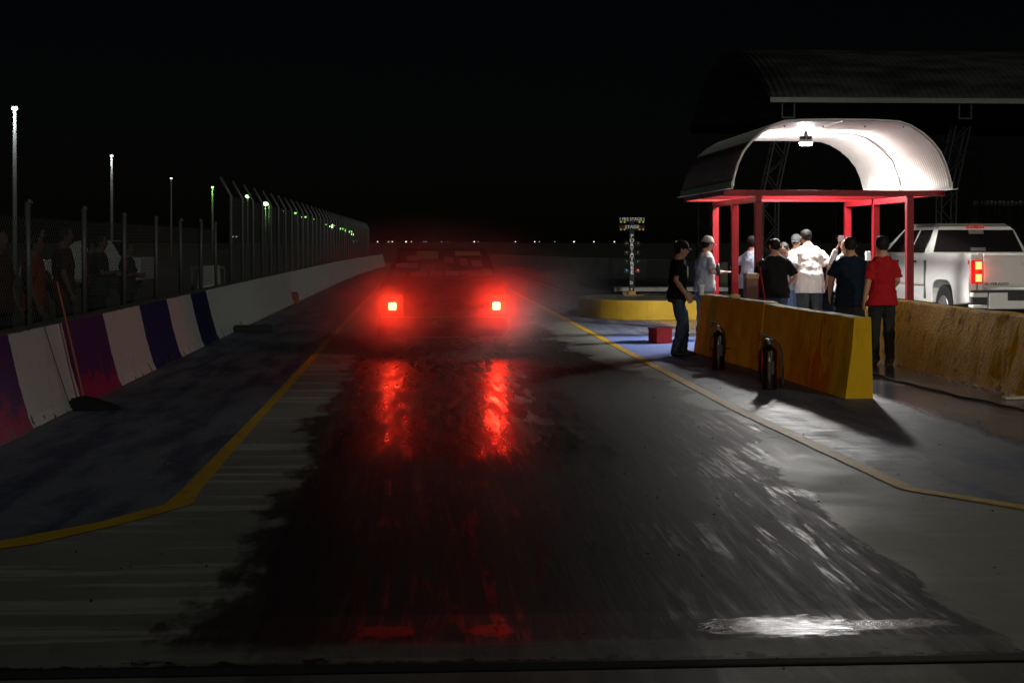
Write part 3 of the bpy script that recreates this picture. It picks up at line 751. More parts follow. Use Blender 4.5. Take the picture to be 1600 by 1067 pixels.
# ------------------------------------------------------------------ starting tree
mt_sign = plain('black_sign_paint', (.005, .005, .005), .7)
q = at(987, HY, 33.2); TR = empty('starting_tree', (q.x, q.y, .40), 0, 'drag racing starting light tree with vertical white lettering on the yellow island', 'traffic light')
def zz(py, d=33.2): return H - (py - HY) / F * d - .40
px_m = 33.2 / F
bm = BM(); box(bm, -.055, .055, -.04, .04, 0.02, zz(342)); build('column', bm, mt_sign, TR, bevel=.005)
bm = BM(); box(bm, -.2, .25, -.15, .15, 0, .02); box(bm, -.08, .08, -.08, .08, .02, .10); build('base', bm, plain('ochre_base', (.35, .22, .05), .7), TR, bevel=.005)
lt = plain('sign_white', (.8, .8, .76), .5); 
for t_, py0, py1, word in ((1, 340.5, 345.5, 'PRE STAGE'), (2, 352.5, 357.5, 'STAGE')):
    zc = zz((py0 + py1) / 2); bm = BM(); box(bm, -.285, .285, -.052, .052, zc - .07, zc + .048); bar = build('sign_bar', bm, mt_sign, TR, bevel=.006)
    if t_ == 1:
        bm = BM()
        for s in (-1, 1):
            for kx in range(3): box(bm, s * .265 - .012 + s * -kx * .0, s * .265 + .012, -.056, -.0535, zc - .03 + kx * .025, zc - .03 + kx * .025 + .012)
        build('edge_marks', bm, lt, bar)
    text_mesh('lettering', word, .092, lt, bar, (0, -.056, zc + .002), ext=.0015, sx=1.15 if t_ == 2 else 1.0, bold=.002)
    gl = glow('stage_bulb_glow', (.75, .62, .02) if t_ == 1 else (.8, .33, .02), .38)
    zb = zz(347 if t_ == 1 else 358.7)
    for xb in (-.245, -.165, .165, .245):
        bm = BM(); ball(bm, (xb, -.055, zb), (.022, .018, .022), 12); build('bulb', bm, gl, bar, smooth=True)
for i, ch in enumerate('PORTATREE'):
    z_ = zz(369.0 + i * 7.1); text_mesh('lettering', ch, .105, lt, TR, (0, -.042, z_), ext=.0015, sx=1.2, bold=.003)
text_mesh('lettering', 'D', .085, lt, TR, (-.01, -.042, zz(442)), ext=.0015, bold=.002)
text_mesh('lettering', '4', .07, lt, TR, (-.01, -.042, zz(452)), ext=.0015, bold=.002)
for s, pys_, c_ in ((-1, (381, 395, 409, 423), None), (1, (381, 395, 409, 423), None)):
    for j, py_ in enumerate(pys_):
        bm = BM(); z_ = zz(py_); tube(bm, [(s * .125, .03, z_), (s * .125, -.05, z_)], [.050, .058], 14); tube(bm, [(s * .05, 0, z_), (s * .08, 0, z_)], .012, 6)
        lh = build('lamp_can', bm, mt_sign, TR, smooth=False)
        bm = BM(); ball(bm, (s * .125, -.046, z_), (.048, .02, .048), 12)
        cl = (.35, .05, .02) if (s == 1 and j == 3) else (.012, .08, .12) if (s == -1 and j == 3) else (.012, .03, .02) if j == 2 else (.02, .016, .01)
        build('lamp_lens', bm, plain('tinted_lens', cl, .25), lh, smooth=True)
bm = BM(); pts = [(.1, .1, .03), (.25, .05, .05), (.4, .15, .03), (.55, 0, .04), (.8, .1, .03)]; tube(bm, pts, .02, 8)
cb = build('cable', bm, mt_black, None, smooth=True); cb.location = (q.x, q.y, .39); tag(cb, 'black cable lying at the foot of the starting tree', 'cable')

# ------------------------------------------------------------------ start kiosk
KX0, KX1 = 5.27, 7.67
kred = plain('red_gloss_paint', (.20, .006, .010), .45, 0, .12, 5, .1)
kred.node_tree.nodes['Principled BSDF'].inputs['Specular IOR Level'].default_value = .2
K = empty('start_kiosk', (6.47, YD(6.47, 25.3), 0), 0, 'red steel frame kiosk with white corrugated arched roof over the group', 'kiosk')
kx, ky = K.location.x, K.location.y
rows = [YD(6.47, 23.5) - ky, YD(6.47, 25.25) - ky, YD(6.47, 26.9) - ky]
for x in (KX0, KX1):
    for y in rows:
        bm = BM(); box(bm, x - kx - .055, x - kx + .055, y - .055, y + .055, 0, 2.20)
        box(bm, x - kx - .10, x - kx + .10, y - .10, y + .10, 0, .012)
        build('post', bm, kred, K, bevel=.006)
for x in (KX0, KX1):
    bm = BM(); box(bm, x - kx - .05, x - kx + .05, rows[0] - .057, rows[2] + .057, 2.202, 2.292); build('side_beam', bm, kred, K, bevel=.005)
for y in rows:
    bm = BM(); box(bm, -1.76, 1.76, y - .045, y + .045, 2.294, 2.385); build('cross_beam', bm, kred, K, bevel=.005)
for s in (-1, 1):
    bm = BM(); box(bm, s * 1.72 - .03, s * 1.72 + .03, rows[0] + .048, rows[1] - .048, 2.31, 2.382)
    box(bm, s * 1.72 - .03, s * 1.72 + .03, rows[1] + .048, rows[2] - .048, 2.31, 2.382); build('eave_rail', bm, kred, K)
half = [(1.70, 2.39), (1.68, 2.55), (1.62, 2.76), (1.53, 2.96), (1.40, 3.12), (1.25, 3.25), (1.05, 3.37), (.88, 3.425), (.6, 3.44), (.3, 3.445)]
prof = [(-x, z) for x, z in half] + [(0, 3.447)] + half[::-1]
yA, yB = YD(6.47, 23.02) - ky, YD(6.47, 27.5) - ky
dens = []
for a, b in zip(prof, prof[1:]):
    for i in range(3): dens.append((a[0] + (b[0] - a[0]) * i / 3, a[1] + (b[1] - a[1]) * i / 3))
dens.append(prof[-1])
rm = M('white_corrugated_sheet'); p = rm.P(True); n = rm.noise(p, 2.5, 6, .6); n2 = rm.noise(rm.sc(p, (1, 6, 1)), 2, 5)
rm.col(rm.mix(rm.ramp(n2, .5, .8, 0, .35), rm.mix(n, (.66, .63, .58), (.78, .76, .72)), (.45, .40, .34))).rough(.5).bump(rm.noise(p, 30, 3), .1, .003)
bm = BM(); NY = 46 * 6; prev = None
for i in range(NY + 1):
    y = yA + (yB - yA) * i / NY; off_ = .024 * math.sin(2 * PI * i / 6)
    cur = []
    for j, (x, z) in enumerate(dens):
        zc_ = 2.3; L_ = math.hypot(x, z - zc_); kk = 1 + off_ / L_
        e_ = 0 if j in (0, len(dens) - 1) else 1
        cur.append(bm.verts.new((x * (kk if e_ else 1), y, zc_ + (z - zc_) * (kk if e_ else 1))))
    if prev:
        for j in range(len(dens) - 1): bm.faces.new((prev[j], cur[j], cur[j + 1], prev[j + 1]))
    prev = cur
ro = build('roof', bm, rm.m, K, smooth=True)
sm_ = ro.modifiers.new('solid', 'SOLIDIFY'); sm_.thickness = .004
for s in (-1, 1):
    bm = BM(); box(bm, s * 1.715 - .006, s * 1.715 + .006, yA, yB, 2.386, 2.50); box(bm, min(s * 1.70, s * 1.80), max(s * 1.70, s * 1.80), yA - .02, yB + .02, 2.386, 2.394)
    f_ = build('eave_flashing', bm, mt_white, ro)
bm = BM()
tube(bm, [(0, yA + .004, 3.43)] + [(0, yB - .004, 3.43)], .012, 6); build('ridge_bar', bm, mt_white, ro)
bm = BM()
pp = [(.12, 0, 3.40), (.5, 0, 3.405), (.85, -.02, 3.39), (1.05, 0, 3.33), (1.22, .02, 3.22), (1.36, 0, 3.10), (1.50, -.02, 2.95), (1.59, 0, 2.72), (1.64, .02, 2.55), (1.62, 0, 2.40)]
tube(bm, pp, .011, 6); build('cable', bm, plain('cable_grey', (.12, .11, .10), .6), K, smooth=True)
bm = BM(); box(bm, 7.60 - kx - .13, 7.60 - kx - .05, rows[1] - .12, rows[1] - .06, 1.27, 1.42); build('junction_box', bm, mt_white, K, bevel=.006)
bm = BM()
for x in (-.9, -.3, .35, .95):
    box(bm, x - .008, x + .008, yA - .002, yA + .03, 3.33, 3.355)
build('roof_clip', bm, mt_dark, ro)
# lamp
LX, LY = 6.44, YD(6.44, 25.1)
L_ = empty('high_bay_lamp', (LX, LY, 3.235), 0, 'round white high bay lamp hanging lit under the kiosk roof', 'lamp')
bm = BM(); tube(bm, [(0, 0, .0), (0, 0, .05), (0, 0, .06), (0, 0, .17), (0, 0, .20)], [.125, .125, .05, .04, .025], 20)
for i in range(16):
    a = 2 * PI * i / 16; box(bm, .05, .12, -.004, .004, .05, .12, mat=Matrix.Rotation(a, 4, 'Z'))
L_.scale = (.88, .88, .88)
build('housing', bm, plain('grey_aluminium', (.10, .10, .10), .4, .6), L_)
bm = BM(); tube(bm, [(0, 0, .20), (0, 0, .225)], .01, 8); build('hook', bm, mt_galv, L_)
bm = BM(); tube(bm, [(0, 0, -.001), (0, 0, -.03), (0, 0, -.045)], [.128, .118, .06], 24)
for i in range(12):
    a = 2 * PI * i / 12; ball(bm, (.10 * math.cos(a), .10 * math.sin(a), -.035), .022, 8)
build('lens', bm, glow('led_glow', (1, 1, 1), 30), L_)
ld = bpy.data.lights.new('lamp_light', 'SPOT'); ld.energy = 900; ld.spot_size = R(168); ld.spot_blend = .22; ld.shadow_soft_size = .20; ld.color = (1, .98, .95)
lo = bpy.data.objects.new('lamp_light', ld); lo.location = (0, 0, -.17); lo.parent = L_; col.objects.link(lo)
ld = bpy.data.lights.new('lamp_spill', 'POINT'); ld.energy = 230; ld.shadow_soft_size = .10; ld.color = (1, .98, .94)
lo = bpy.data.objects.new('lamp_spill', ld); lo.location = (0, 0, -.15); lo.parent = L_; col.objects.link(lo)

# small things round the kiosk
def top_of_barrier(px): return None
bm = BM(); tube(bm, [(0, 0, 0), (0, 0, .14)], [.033, .045], 18); cup = build('paper_cup', bm, mt_white, None, smooth=False); cup.location = at(1096, 457, 21.0); cup.location.z = .835
tag(cup, 'white paper cup standing on the yellow barrier', 'cup')
bm = BM(); ball(bm, (0, 0, .03), (.07, .05, .035), 12); ball(bm, (.05, .02, .03), (.04, .04, .03), 10); rg_ = build('folded_rag', bm, cloth('yellow_rag', (.55, .38, .15)), None, smooth=True)
qq = at(1147, 466, 19.8); rg_.location = (qq.x, qq.y, .83); tag(rg_, 'crumpled yellow rag on the barrier top beside the red post', 'rag')
bm = BM(); box(bm, -.09, .09, -.12, .12, 0, .62); bx_ = build('wooden_box', bm, plain('brown_wood', (.13, .05, .03), .6), None, bevel=.006); qq = at(1173, HY, 22.9); bx_.location = (qq.x, qq.y, .40)
bm = BM(); box(bm, -.092, .092, -.122, .122, .622, .70); build('box_lid', bm, plain('tan_card', (.35, .22, .10), .7), bx_)
bm = BM(); box(bm, -.10, .10, -.13, .13, -.40, -.002); build('box_stand', bm, mt_dark, bx_)
tag(bx_, 'brown wooden box with tan lid behind the red kiosk post', 'box')
bm = BM(); a_, b_ = at(1187, 418, 21.6), at(1196, 476, 21.3); a2 = b_ + (b_ - a_) * 1.35
tube(bm, [a_, a2], .014, 8); md = build('broom_handle', bm, kred, None); tag(md, 'thin red broom handle leaning inside the barrier beside the black polo', 'broom')
bm = BM(); box(bm, -.16, .16, -.03, .03, -.05, .05); br = build('broom_head', bm, mt_dark, md); br.location = (a2.x, a2.y, max(.06, a2.z - .04)); br.matrix_parent_inverse = Matrix()
# fire extinguishers
exm = plain('dark_red_cylinder', (.010, .003, .003), .3)
def extinguisher(q, hgt, label, hose):
    o = empty('fire_extinguisher', (q.x, q.y, 0), 0, label, 'fire extinguisher', 'fire extinguishers beside the barrier'); k = hgt / .62; o.scale = (k, k, k)
    bm = BM(); tube(bm, [(0, 0, 0), (0, 0, .015), (0, 0, .42), (0, 0, .455), (0, 0, .48), (0, 0, .50)], [.078, .083, .083, .068, .035, .022], 24); build('cylinder', bm, exm, o, smooth=True)
    bm = BM(); box(bm, -.02, .02, -.02, .02, .50, .545); v_ = build('valve', bm, mt_chrome, o, bevel=.004)
    bm = BM(); tube(bm, [(.02, 0, .55), (-.04, 0, .565), (-.11, 0, .54)], [(.012, .006)] * 3, 8); build('lower_lever', bm, mt_dark, v_)
    bm = BM(); tube(bm, [(.02, 0, .57), (-.03, 0, .60), (-.09, 0, .605)], [(.012, .006)] * 3, 8); build('upper_lever', bm, mt_dark, v_)
    if hose:
        bm = BM(); tube(bm, [(.02, 0, .53), (.07, 0, .545), (.115, 0, .50), (.14, 0, .40), (.15, 0, .27), (.148, -.01, .16)], .012, 8); tube(bm, [(.148, -.01, .17), (.15, -.01, .02)], [.013, .022], 10); build('hose', bm, mt_black, o, smooth=True)
    else:
        bm = BM(); tube(bm, [(.02, 0, .53), (.07, .04, .52), (.10, .05, .40), (.095, .05, .20)], .011, 8); build('hose', bm, mt_black, o, smooth=True)
        bm = BM(); tube(bm, [(-.12, 0, .27), (.16, 0, .27)], .006, 6); build('strap_rod', bm, mt_chrome, o)
    bm = BM(); box(bm, -.035, .035, -.0845, -.078, .18, .32); build('label_plate', bm, plain('old_label', (.03, .024, .02), .6), o)
    return o
extinguisher(G(1122.5, 577), .60, 'fire extinguisher farther from the camera, beside the black shirted person', False)
extinguisher(G(1202, 609), .60, 'fire extinguisher nearer the camera with a curved black hose', True)
# red crate
qq = G(1034, 537); rc = empty('red_crate', (qq.x, qq.y + .15, 0), R(20), 'small red crate on the ground behind the black shirted person', 'crate')
rc.scale = (.85, .85, .85)
rcm = plain('red_plastic', (.55, .02, .02), .6)
bm = BM(); box(bm, -.15, .15, -.15, .15, 0, .015)
for s in (-1, 1):
    box(bm, s * .15 - .01, s * .15 + .01, -.16, .16, .016, .26); box(bm, -.139, .139, s * .15 - .01, s * .15 + .01, .016, .26)
build('crate_body', bm, rcm, rc, bevel=.004)
bm = BM(); box(bm, -.168, .168, -.168, .168, .261, .285); build('rim', bm, rcm, rc, bevel=.004)

# cable on the right floor
bm = BM(); pts = [G(1362, 585), G(1400, 597), G(1450, 609), G(1500, 622), G(1560, 634), G(1610, 646)]
pts = [Vector((q.x, q.y, .016)) for q in pts]; sm = []
for a, b in zip(pts, pts[1:]):
    for i in range(8): c = a.lerp(b, i / 8); sm.append(c + Vector((.02 * math.sin(len(sm) * .7), .03 * math.cos(len(sm) * .5), 0)))
tube(bm, sm + [pts[-1]], .011, 8); tag(build('cable', bm, mt_black, None, smooth=True), 'thin black cable running across the floor at the right', 'cable')
qq = G(1588, 624); bm = BM(); box(bm, -.13, .13, -.05, .05, .008, .03); o = build('white_board', bm, mt_white, None, bevel=.003); o.location = (qq.x, qq.y, 0); tag(o, 'small white strip lying at the foot of the chipped barrier', 'board')
# debris along the chipped barrier
bm = BM()
for i in range(140):
    y = random.uniform(14, 22.5); x = 6.08 - abs(random.gauss(0, .05)); r_ = random.uniform(.004, .014)
    ball(bm, (x, y, .006 + r_ * .4), (r_, r_ * 1.2, r_ * .6), 5)
tag(build('paint_chips', bm, ymB), 'loose chips of paint and grit along the barrier foot', 'grit', kind='stuff')
# ground litter
bm = BM()
for i in range(260):
    x = random.uniform(-3, 5.5); y = random.uniform(5, 16); r_ = random.uniform(.002, .007)
    ball(bm, (x, y, zg(y) + .008), (r_ * 1.3, r_, r_ * .6), 5)
tag(build('grit', bm, mt_black), 'scattered rubber crumbs and grit on the concrete', 'grit', kind='stuff')

# ------------------------------------------------------------------ left side small things
rot = G(124, 640); tp_ = at(78, 448, YD(0, 12.6)); 
bmx = BM(); hb = Vector((G(133, 640).x, G(133, 640).y, .06)); ht_ = Vector((-3.42, hb.y + .1, 1.20))
brm = empty('push_broom', (hb.x, hb.y, 0), 0, 'broom with long orange handle leaning on the white wall panel', 'broom')
bmx = BM(); tube(bmx, [hb - brm.location, ht_ - brm.location], .013, 8); build('handle', bmx, plain('orange_stick', (.32, .07, .02), .5), brm)
# its head: a mop-like mound of dark bristles
bm = BM(); ball(bm, (0, 0, 0), (.20, .16, .11), 24)
for v in bm.verts:
    v.co *= 1 + .22 * mnoise.noise(v.co * 14) + .08 * mnoise.noise(v.co * 40)
    if v.co.x > .0: v.co.x *= 1.6; v.co.z *= max(.25, 1 - v.co.x * 2.2)
    v.co.z = max(.003, v.co.z + .02)
hd_ = build('mop_head', bm, plain('dark_mop', (.012, .012, .012), .95), brm, smooth=True)
bm = BM(); q0 = Vector((-3.43, hb.y - .45, .80)) ; q1 = Vector((-3.20, hb.y - .30, .03))
tube(bm, [(-3.418, hb.y - .37, .80), (-3.335, hb.y - .35, .5), (-3.25, hb.y - .32, .22), (-3.2, hb.y - .28, .04)], .004, 6)
tag(build('hanging_wire', bm, mt_dark), 'thin wire hanging down the white wall panel left of the broom', 'wire')
qq = G(394, 520); bm = BM(); box(bm, -.32, .32, -.08, .08, .0, .13); o = build('dark_block', bm, mt_black, None, bevel=.015); o.location = (qq.x, qq.y + .08, 0); tag(o, 'black rubber block on the ground near the left wall', 'block')
qq = G(458, 475); bm = BM(); box(bm, -.12, .12, -.1, .1, 0, .26); o = build('rusty_can', bm, plain('rusty_orange', (.25, .06, .015), .8), None, bevel=.01); o.location = (qq.x, qq.y + .1, 0); o.rotation_euler.z = .3; tag(o, 'rusty orange box at the foot of the left wall', 'box')
bm = BM(); box(bm, -.125, -.10, -.06, .1, .261, .32); box(bm, -.099, .12, .07, .1, .261, .30); build('open_flap', bm, plain('rusty_flap', (.2, .05, .012), .8), o)
qq = at(326, 440, 27.5); bm = BM(); prism(bm, [(-.25, 0), (-.2, .3), (-.13, 1.15), (.13, 1.15), (.2, .3), (.25, 0)], 'y', -.3, .5); o = build('concrete_block', bm, plain('white_block', (.55, .55, .52), .8), None, bevel=.01); o.location = (qq.x, qq.y, 0); tag(o, 'white concrete block behind the fence gap past the last spectator', 'block')
qq = at(326, 418, 28.6); bm = BM(); box(bm, -.35, .35, -.02, .02, -.02, .02); box(bm, -.33, -.29, -.018, .018, -qq.z, -.021); box(bm, .29, .33, -.018, .018, -qq.z, -.021); o = build('steel_rail', bm, mt_galv); o.location = qq; tag(o, 'low steel rail behind the white block at the fence gap', 'rail')

# ------------------------------------------------------------------ generic saloon car body
def car(loc, rz, paint, label, cat='car', glass=None, wid=1.72, roofz=1.45, lens_on=False, group=None):
    o = empty('parked_car' if not lens_on else 'race_car', loc, rz, label, cat, group)
    hw = wid / 2
    # stations along y (0 = tail, + forward): (y, z_bottom, z_belt, halfwidth)
    stn = [(-.02, .42, .98, hw - .07), (.03, .26, 1.03, hw - .03), (.25, .22, 1.05, hw), (.75, .20, 1.05, hw), (1.5, .18, 1.02, hw), (2.6, .18, .98, hw), (3.4, .20, .95, hw - .01), (4.1, .22, .86, hw - .05), (4.35, .30, .72, hw - .14)]
    bm = BM(); prev = None
    for y, zb, zt, w_ in stn:
        hp_ = [(-w_ * .9, zb), (-w_, zb + .12), (-w_ * 1.01, .60 if zt > .75 else .5), (-w_ * .985, zt - .10), (-w_ * .93, zt - .02), (-w_ * .80, zt)]
        ring = hp_ + [(0, zt + .012)] + [(-x, z) for x, z in hp_[::-1]]
        cur = [bm.verts.new((x, y, z)) for x, z in ring]
        if prev:
            for k in range(len(cur)): bm.faces.new((prev[k], prev[(k + 1) % len(cur)], cur[(k + 1) % len(cur)], cur[k]))
        else: bm.faces.new(cur[::-1])
        prev = cur
    bm.faces.new(prev)
    b_ = build('body', bm, paint, o, bevel=.012, smooth=False)
    # greenhouse
    bm = BM(); gz_ = [(.72, 1.04, hw - .12), (1.12, roofz - .03, hw - .26), (1.3, roofz, hw - .27), (2.2, roofz - .01, hw - .27), (2.45, roofz - .06, hw - .28), (3.05, .99, hw - .10)]
    prev = None
    for y, z, w_ in gz_:
        wb = hw - .06; zb = .98
        cur = [bm.verts.new(c) for c in ((-wb, y, zb), (-w_, y, z - .03), (-w_ + .06, y, z), (w_ - .06, y, z), (w_, y, z - .03), (wb, y, zb))]
        if prev:
            for k in range(6): bm.faces.new((prev[k], prev[(k + 1) % 6], cur[(k + 1) % 6], cur[k]))
        else: bm.faces.new(cur[::-1])
        prev = cur
    bm.faces.new(prev); build('cabin', bm, paint, o, bevel=.01)
    # rear window
    def rw(x, t):  # t 0 bottom .. 1 top
        y = .74 + (1.10 - .74) * t; z = 1.075 + (roofz - .06 - 1.075) * t
        return (x * (hw - .17 - .13 * t), y - .018, z + .008)
    bm = BM(); a = [bm.verts.new(rw(x, t)) for x, t in ((-1, 0), (1, 0), (1, 1), (-1, 1))]; b = [bm.verts.new(Vector(v.co) + Vector((0, .012, -.004))) for v in a]
    for k in range(4): bm.faces.new((a[k], a[(k + 1) % 4], b[(k + 1) % 4], b[k]))
    bm.faces.new(a); bm.faces.new(b[::-1]); win = build('rear_window', bm, glass, o)
    for s in (-1, 1):
        for yw in (.82, 3.42):
            bm = BM(); tube(bm, [(s * (hw - .20), yw, .31), (s * (hw - .17), yw, .31), (s * (hw + .0), yw, .31), (s * (hw + .012), yw, .31)], [.27, .31, .31, .285], 28); wh = build('wheel', bm, mt_black, o, bevel=.006)
            bm = BM(); tube(bm, [(s * (hw + .013), yw, .31), (s * (hw + .02), yw, .31)], [.19, .17], 20); build('rim', bm, plain('dark_rim', (.1, .1, .1), .4, .8), wh)
    return o, win, rw
pm = plain('black_car_paint', (.008, .005, .005), .35, 0, .2, 4, .05, 30, .3)
gm = plain('dark_glass', (.01, .008, .01), .08)
CD = 21.0; qq = at(694.5, HY, CD)
CAR, WIN, RW = car((qq.x, qq.y, 0), R(.5), pm, 'dark racing saloon in the middle of the lane with both red brake lamps lit', 'car', gm, 1.86, 1.50, True)
# bumper, plate, exhaust
bm = BM(); prism(bm, [(-.90, -.02), (-.86, -.13), (-.6, -.165), (.6, -.165), (.86, -.13), (.90, -.02)], 'z', .36, .54); build('bumper', bm, plain('bumper_black', (.03, .018, .018), .45), CAR, bevel=.02)
bm = BM(); ring_ = [(.155 * math.cos(2 * PI * i / 40), -.168, .455 + .05 * math.sin(2 * PI * i / 40)) for i in range(41)]
tube(bm, ring_, .007, 6, cap=False); build('oval_badge_rim', bm, mt_chrome, CAR, smooth=True)
bm = BM(); box(bm, -.16, .16, -.028, -.022, .70, .83); build('number_plate', bm, plain('dull_plate', (.06, .05, .05), .6), CAR, bevel=.004)
bm = BM(); box(bm, -.9, .9, -.026, -.021, .955, .965); build('boot_seam', bm, mt_black, CAR)
bm = BM(); tube(bm, [(.45, .3, .24), (.45, -.14, .24)], .03, 12); build('exhaust_pipe', bm, mt_chrome, CAR, smooth=True)
stk = [(-.62, -.30, .00, .16), (-.98, -.70, .02, .14), (-.26, .0, .02, .20), (-.88, -.52, .30, .52), (-.45, -.15, .20, .48), (-.78, -.50, .60, .80), (-.60, -.10, .66, .98), (.04, .30, .0, .20), (.32, .70, .03, .22), (.36, .52, .40, .70), (.60, .82, .36, .62), (.28, .86, .78, .97), (-.96, -.72, .34, .50), (.78, .96, .05, .28), (.02, .22, .5, .75)]
scol = [(.45, .22, .25), (.42, .30, .12), (.5, .3, .35), (.22, .16, .3), (.3, .15, .13)]
for i, (x0, x1, t0, t1) in enumerate(stk):
    bm = BM(); a = [bm.verts.new(Vector(RW(x, t)) + Vector((0, -.004, .0015))) for x, t in ((x0, t0 + .02), (x1, t0 + .02), (x1, t1), (x0, t1))]; b = [bm.verts.new(v.co + Vector((0, .0025, -.001))) for v in a]
    for k in range(4): bm.faces.new((a[k], a[(k + 1) % 4], b[(k + 1) % 4], b[k]))
    bm.faces.new(a); bm.faces.new(b[::-1]); build('window_sticker', bm, plain('sticker_paper', tuple(v * .5 for v in scol[i % 5]), .6), WIN)
lensm = M('red_lens'); lensm.col((.30, .004, .004)).rough(.12).emit((1, .02, .01), .5)
for s in (-1, 1):
    cxl = s * .724 ; zc_ = H - (478 - HY) / F * CD
    bm = BM(); box(bm, cxl - .15, cxl + .15, -.055, -.025, zc_ - .145, zc_ + .155); tl = build('tail_lamp', bm, lensm.m, CAR, bevel=.02)
    bm = BM(); box(bm, cxl - .052, cxl + .052, -.066, -.056, zc_ - .052, zc_ + .05); build('bulb', bm, glow('brake_bulb', (1, .30, .09), 24), tl, bevel=.008)
    bm = BM(); box(bm, cxl - .16, cxl - .152, -.05, -.024, zc_ - .14, zc_ + .15); build('lamp_trim', bm, mt_chrome, tl)
    bm = BM(); ball(bm, (cxl + (.005 if s < 0 else -.02), -.056, zc_ + .125), (.03, .008, .008), 8); build('lens_ridge', bm, mt_chrome, tl, smooth=True)
    ad = bpy.data.lights.new('brake_light', 'POINT'); ad.energy = 13; ad.shadow_soft_size = .045; ad.color = (1, .012, .006)
    ao = bpy.data.objects.new('brake_light', ad); ao.location = (cxl, -.115, zc_); ao.parent = CAR; col.objects.link(ao)
    ad = bpy.data.lights.new('brake_beam', 'SPOT'); ad.energy = 55 if s > 0 else 32; ad.spot_size = R(128); ad.spot_blend = 1.0; ad.shadow_soft_size = .04; ad.color = (1, .010, .005)
    ao = bpy.data.objects.new('brake_beam', ad); ao.location = (cxl, -.12, zc_); ao.rotation_euler = (-PI / 2, 0, 0); ao.parent = CAR; col.objects.link(ao)

# tyre smoke round the tail, thickened at each brake lamp to shape its glow
sk = M('tyre_smoke'); sk.t.nodes.remove(sk.b); out_n = [n for n in sk.t.nodes if n.type == 'OUTPUT_MATERIAL'][0]
vol = sk.n('ShaderNodeVolumePrincipled'); vol.inputs['Color'].default_value = (.8, .8, .8, 1); vol.inputs['Anisotropy'].default_value = .4
oc = sk.P(True); ln = sk.n('ShaderNodeVectorMath', operation='LENGTH'); sk.l(oc, ln.inputs[0])
fall = sk.ramp(ln.outputs['Value'], 1.0, .25)
nz = sk.ramp(sk.noise(oc, 2.6, 5, .6, .9), .32, .68, .12, 1.6)
wp = sk.P(); glow_cores = None
for s in (-1, 1):
    vm = sk.n('ShaderNodeVectorMath', operation='DISTANCE'); sk.l(wp, vm.inputs[0]); vm.inputs[1].default_value = (qq.x + s * .724, qq.y - .35, .70)
    c_ = sk.math('MULTIPLY', sk.ramp(vm.outputs['Value'], .80, 0), nz); glow_cores = c_ if glow_cores is None else sk.math('ADD', glow_cores, c_)
sk.l(sk.math('ADD', sk.math('MULTIPLY', sk.math('MULTIPLY', fall, nz), .32), sk.math('MULTIPLY', glow_cores, 1.5)), vol.inputs['Density'])
sk.l(vol.outputs[0], out_n.inputs['Volume'])
bm = BM(); ball(bm, (0, 0, 0), 1.0, 32); smk = build('tyre_smoke', bm, sk.m); smk.scale = (3.0, 1.7, 1.35); smk.location = (qq.x - .4, qq.y - .6, .74)
tag(smk, 'thin tyre smoke glowing red round the tail of the dark racing car', 'smoke', kind='stuff')

# pale car beyond the spectators
q2 = at(232, HY, 52); pc, pw, _ = car((q2.x, q2.y, 0), R(80), plain('pale_paint', (.5, .5, .48), .3), 'pale parked car far behind the spectators, a spot of light on its roof', 'car', gm, 1.75, 1.62)
pc.location.z = .03
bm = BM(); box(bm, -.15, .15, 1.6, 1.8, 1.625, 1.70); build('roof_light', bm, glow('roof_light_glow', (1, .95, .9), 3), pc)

# ------------------------------------------------------------------ white pickup truck
TD = 25.3; TX = 10.2
T = empty('pickup_truck', (TX, YD(TX, TD), 0), R(1.5), 'white crew cab pickup truck behind the chipped yellow barrier, tail lamp lit', 'pickup truck')
tp = M('white_truck_paint'); pn = tp.noise(tp.P(True), 3, 5); tp.col(tp.mix(tp.ramp(pn, .4, .8, 0, .4), (.70, .70, .67), (.55, .53, .48))).rough(.28); tp.b.inputs['Coat Weight'].default_value = .4
tpw = tp.m
def arch(yc, zc, r, zb, y_front, y_back, top):
    pts = [(y_back, zb), (y_back, top), (y_front, top), (y_front, zb)]
    a = []
    for i in range(13):
        th_ = PI * i / 12; cx_, sx_ = math.cos(th_), math.sin(th_)
        pw = .55
        a.append((yc + r * math.copysign(abs(cx_) ** pw, cx_), max(zb, zc + r * abs(sx_) ** pw)))
    return pts, a
def side_warp(x, y, z):
    t = max(0, min(1, (z - .5) / .9)); s = -1 if x < 0 else 1
    bulge = .035 * math.sin(PI * min(1, max(0, (z - .45) / .95)))
    return (x + s * (bulge - .03 * t), y, z)
def bedside(s):
    bm = BM(); pts, a = arch(1.18, .42, .50, .50, 1.98, -.02, 1.38)
    outl = [(-.02, .56), (-.02, 1.37), (.02, 1.39), (1.98, 1.39), (1.98, .50)] + a[:]
    outl = [(-.02, .56), (-.02, .80), (-.02, 1.0), (-.02, 1.2), (-.02, 1.37), (.02, 1.39), (1.98, 1.39), (1.98, 1.2), (1.98, 1.0), (1.98, .8), (1.98, .50)] + a
    x0, x1 = (-1.0, -.86) if s < 0 else (.86, 1.0)
    prism(bm, outl, 'x', x0, x1, warp=side_warp)
    return bm
for s in (-1, 1): build('bed_side', bedside(s), tpw, T, bevel=.012)
bm = BM(); box(bm, -.857, -.772, -.015, .03, .66, 1.385); box(bm, .772, .857, -.015, .03, .66, 1.385); box(bm, -.857, .857, .10, 1.97, .70, .76); box(bm, -.857, .857, 1.90, 1.97, .761, 1.38); build('bed_floor', bm, tpw, T)
bm = BM(); prism(bm, [(-.03, .82), (-.045, .86), (-.045, 1.26), (-.03, 1.30), (-.055, 1.36), (-.03, 1.385), (.05, 1.385), (.05, .82)], 'x', -.765, .765); tg = build('tailgate', bm, tpw, T, bevel=.008)
